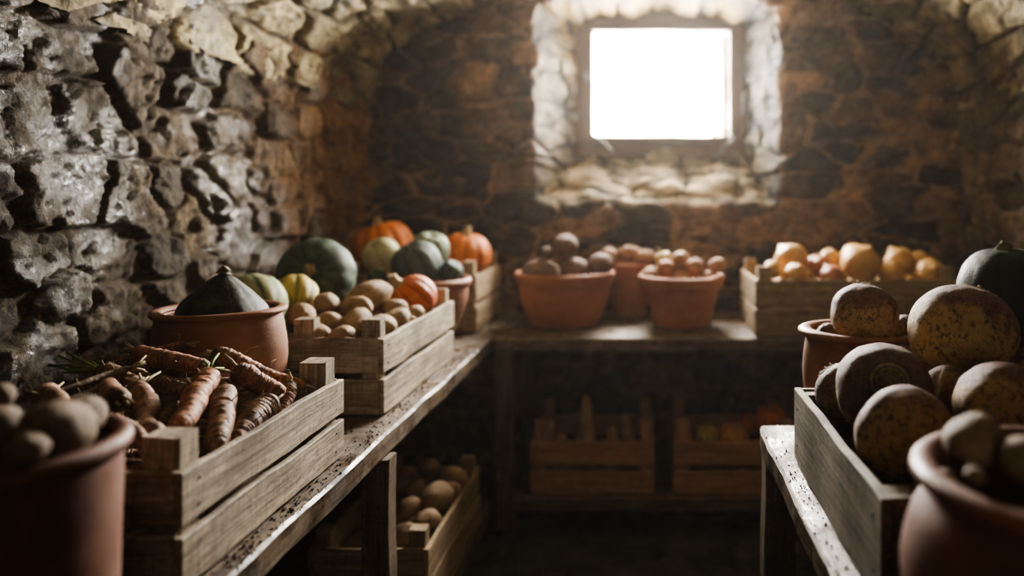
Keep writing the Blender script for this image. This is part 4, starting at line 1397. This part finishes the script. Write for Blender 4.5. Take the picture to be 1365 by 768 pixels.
# ------------------------------------------------------------------ light
w = bpy.data.worlds.new('sky')
SC.world = w
w.use_nodes = True
bg = w.node_tree.nodes['Background']
bg.inputs[0].default_value = (1.0, 0.965, 0.90, 1)
bg.inputs[1].default_value = 24.0
pd = bpy.data.lights.new('window_portal', 'AREA')
pd.shape = 'RECTANGLE'
pd.size, pd.size_y = 0.80, 0.62
pd.cycles.is_portal = True
po = bpy.data.objects.new('window_portal', pd)
po.location = ((OX0 + OX1) / 2, WY + 0.05, (OZ0 + OZ1) / 2)
po.rotation_euler = (math.radians(-90), 0, 0)
link(po)
wd = bpy.data.lights.new('window_daylight', 'AREA')
wd.shape = 'RECTANGLE'
wd.size, wd.size_y = OX1 - OX0, OZ1 - OZ0
wd.energy = 125.0
wd.color = (1.0, 0.965, 0.90)
wd.spread = math.radians(120)
wo = bpy.data.objects.new('window_daylight', wd)
wo.location = ((OX0 + OX1) / 2, WY + 0.06, (OZ0 + OZ1) / 2)
wo.rotation_euler = (math.radians(-90), 0, 0)
link(wo)
# added area lamp outside the opening, tilted up to brighten the vault
ud = bpy.data.lights.new('vault_fill', 'AREA')
ud.shape = 'RECTANGLE'
ud.size, ud.size_y = 0.66, 0.34
ud.energy = 40.0
ud.color = (1.0, 0.93, 0.80)
ud.spread = math.radians(135)
uo = bpy.data.objects.new('vault_fill', ud)
uo.location = ((OX0 + OX1) / 2, WY + 0.22, (OZ0 + OZ1) / 2 - 0.02)
uo.rotation_euler = (math.radians(-114), 0, 0)
link(uo)
# added warm fill spot behind the viewer, brightening the far wall and vault
sd = bpy.data.lights.new('fill_spot', 'SPOT')
sd.energy = 40.0
sd.color = (1.0, 0.88, 0.70)
sd.spot_size = math.radians(62)
sd.spot_blend = 1.0
sd.shadow_soft_size = 0.25
so_ = bpy.data.objects.new('fill_spot', sd)
so_.location = (0.35, -0.75, 1.25)
so_.rotation_euler = (Vector((-0.25, 3.5, 2.35)) - Vector(so_.location)).to_track_quat('-Z', 'Y').to_euler()
link(so_)
# faint cool fill lamp, added high behind the viewer
fd = bpy.data.lights.new('rear_fill', 'AREA')
fd.shape = 'RECTANGLE'
fd.size, fd.size_y = 1.2, 0.8
fd.energy = 0.6
fd.color = (0.75, 0.88, 1.0)
fo = bpy.data.objects.new('rear_fill', fd)
fo.location = (0.4, -0.8, 1.7)
fo.rotation_euler = (math.radians(80), 0, 0)
link(fo)

# ------------------------------------------------------------------ camera
cd = bpy.data.cameras.new('camera')
cd.sensor_width = 36.0
cd.lens = 36.0 * FPX / 1365.0
cd.shift_x = (682.5 - VX) / 1365.0
cd.shift_y = (VY - 384.0) / 1365.0
cd.clip_start = 0.02
cd.dof.use_dof = True
cd.dof.focus_distance = 1.50
cd.dof.aperture_fstop = 1.25
co = bpy.data.objects.new('camera', cd)
co.location = (0, 0, EYE)
co.rotation_euler = (math.radians(90), 0, 0)
link(co)
SC.camera = co

SC.view_settings.view_transform = 'AgX'
SC.view_settings.look = 'AgX - High Contrast'
SC.view_settings.exposure = 0.25
SC.cycles.max_bounces = 8
SC.cycles.diffuse_bounces = 3
SC.cycles.glossy_bounces = 3
SC.cycles.transmission_bounces = 4
SC.cycles.volume_bounces = 1
SC.cycles.sample_clamp_indirect = 6.0
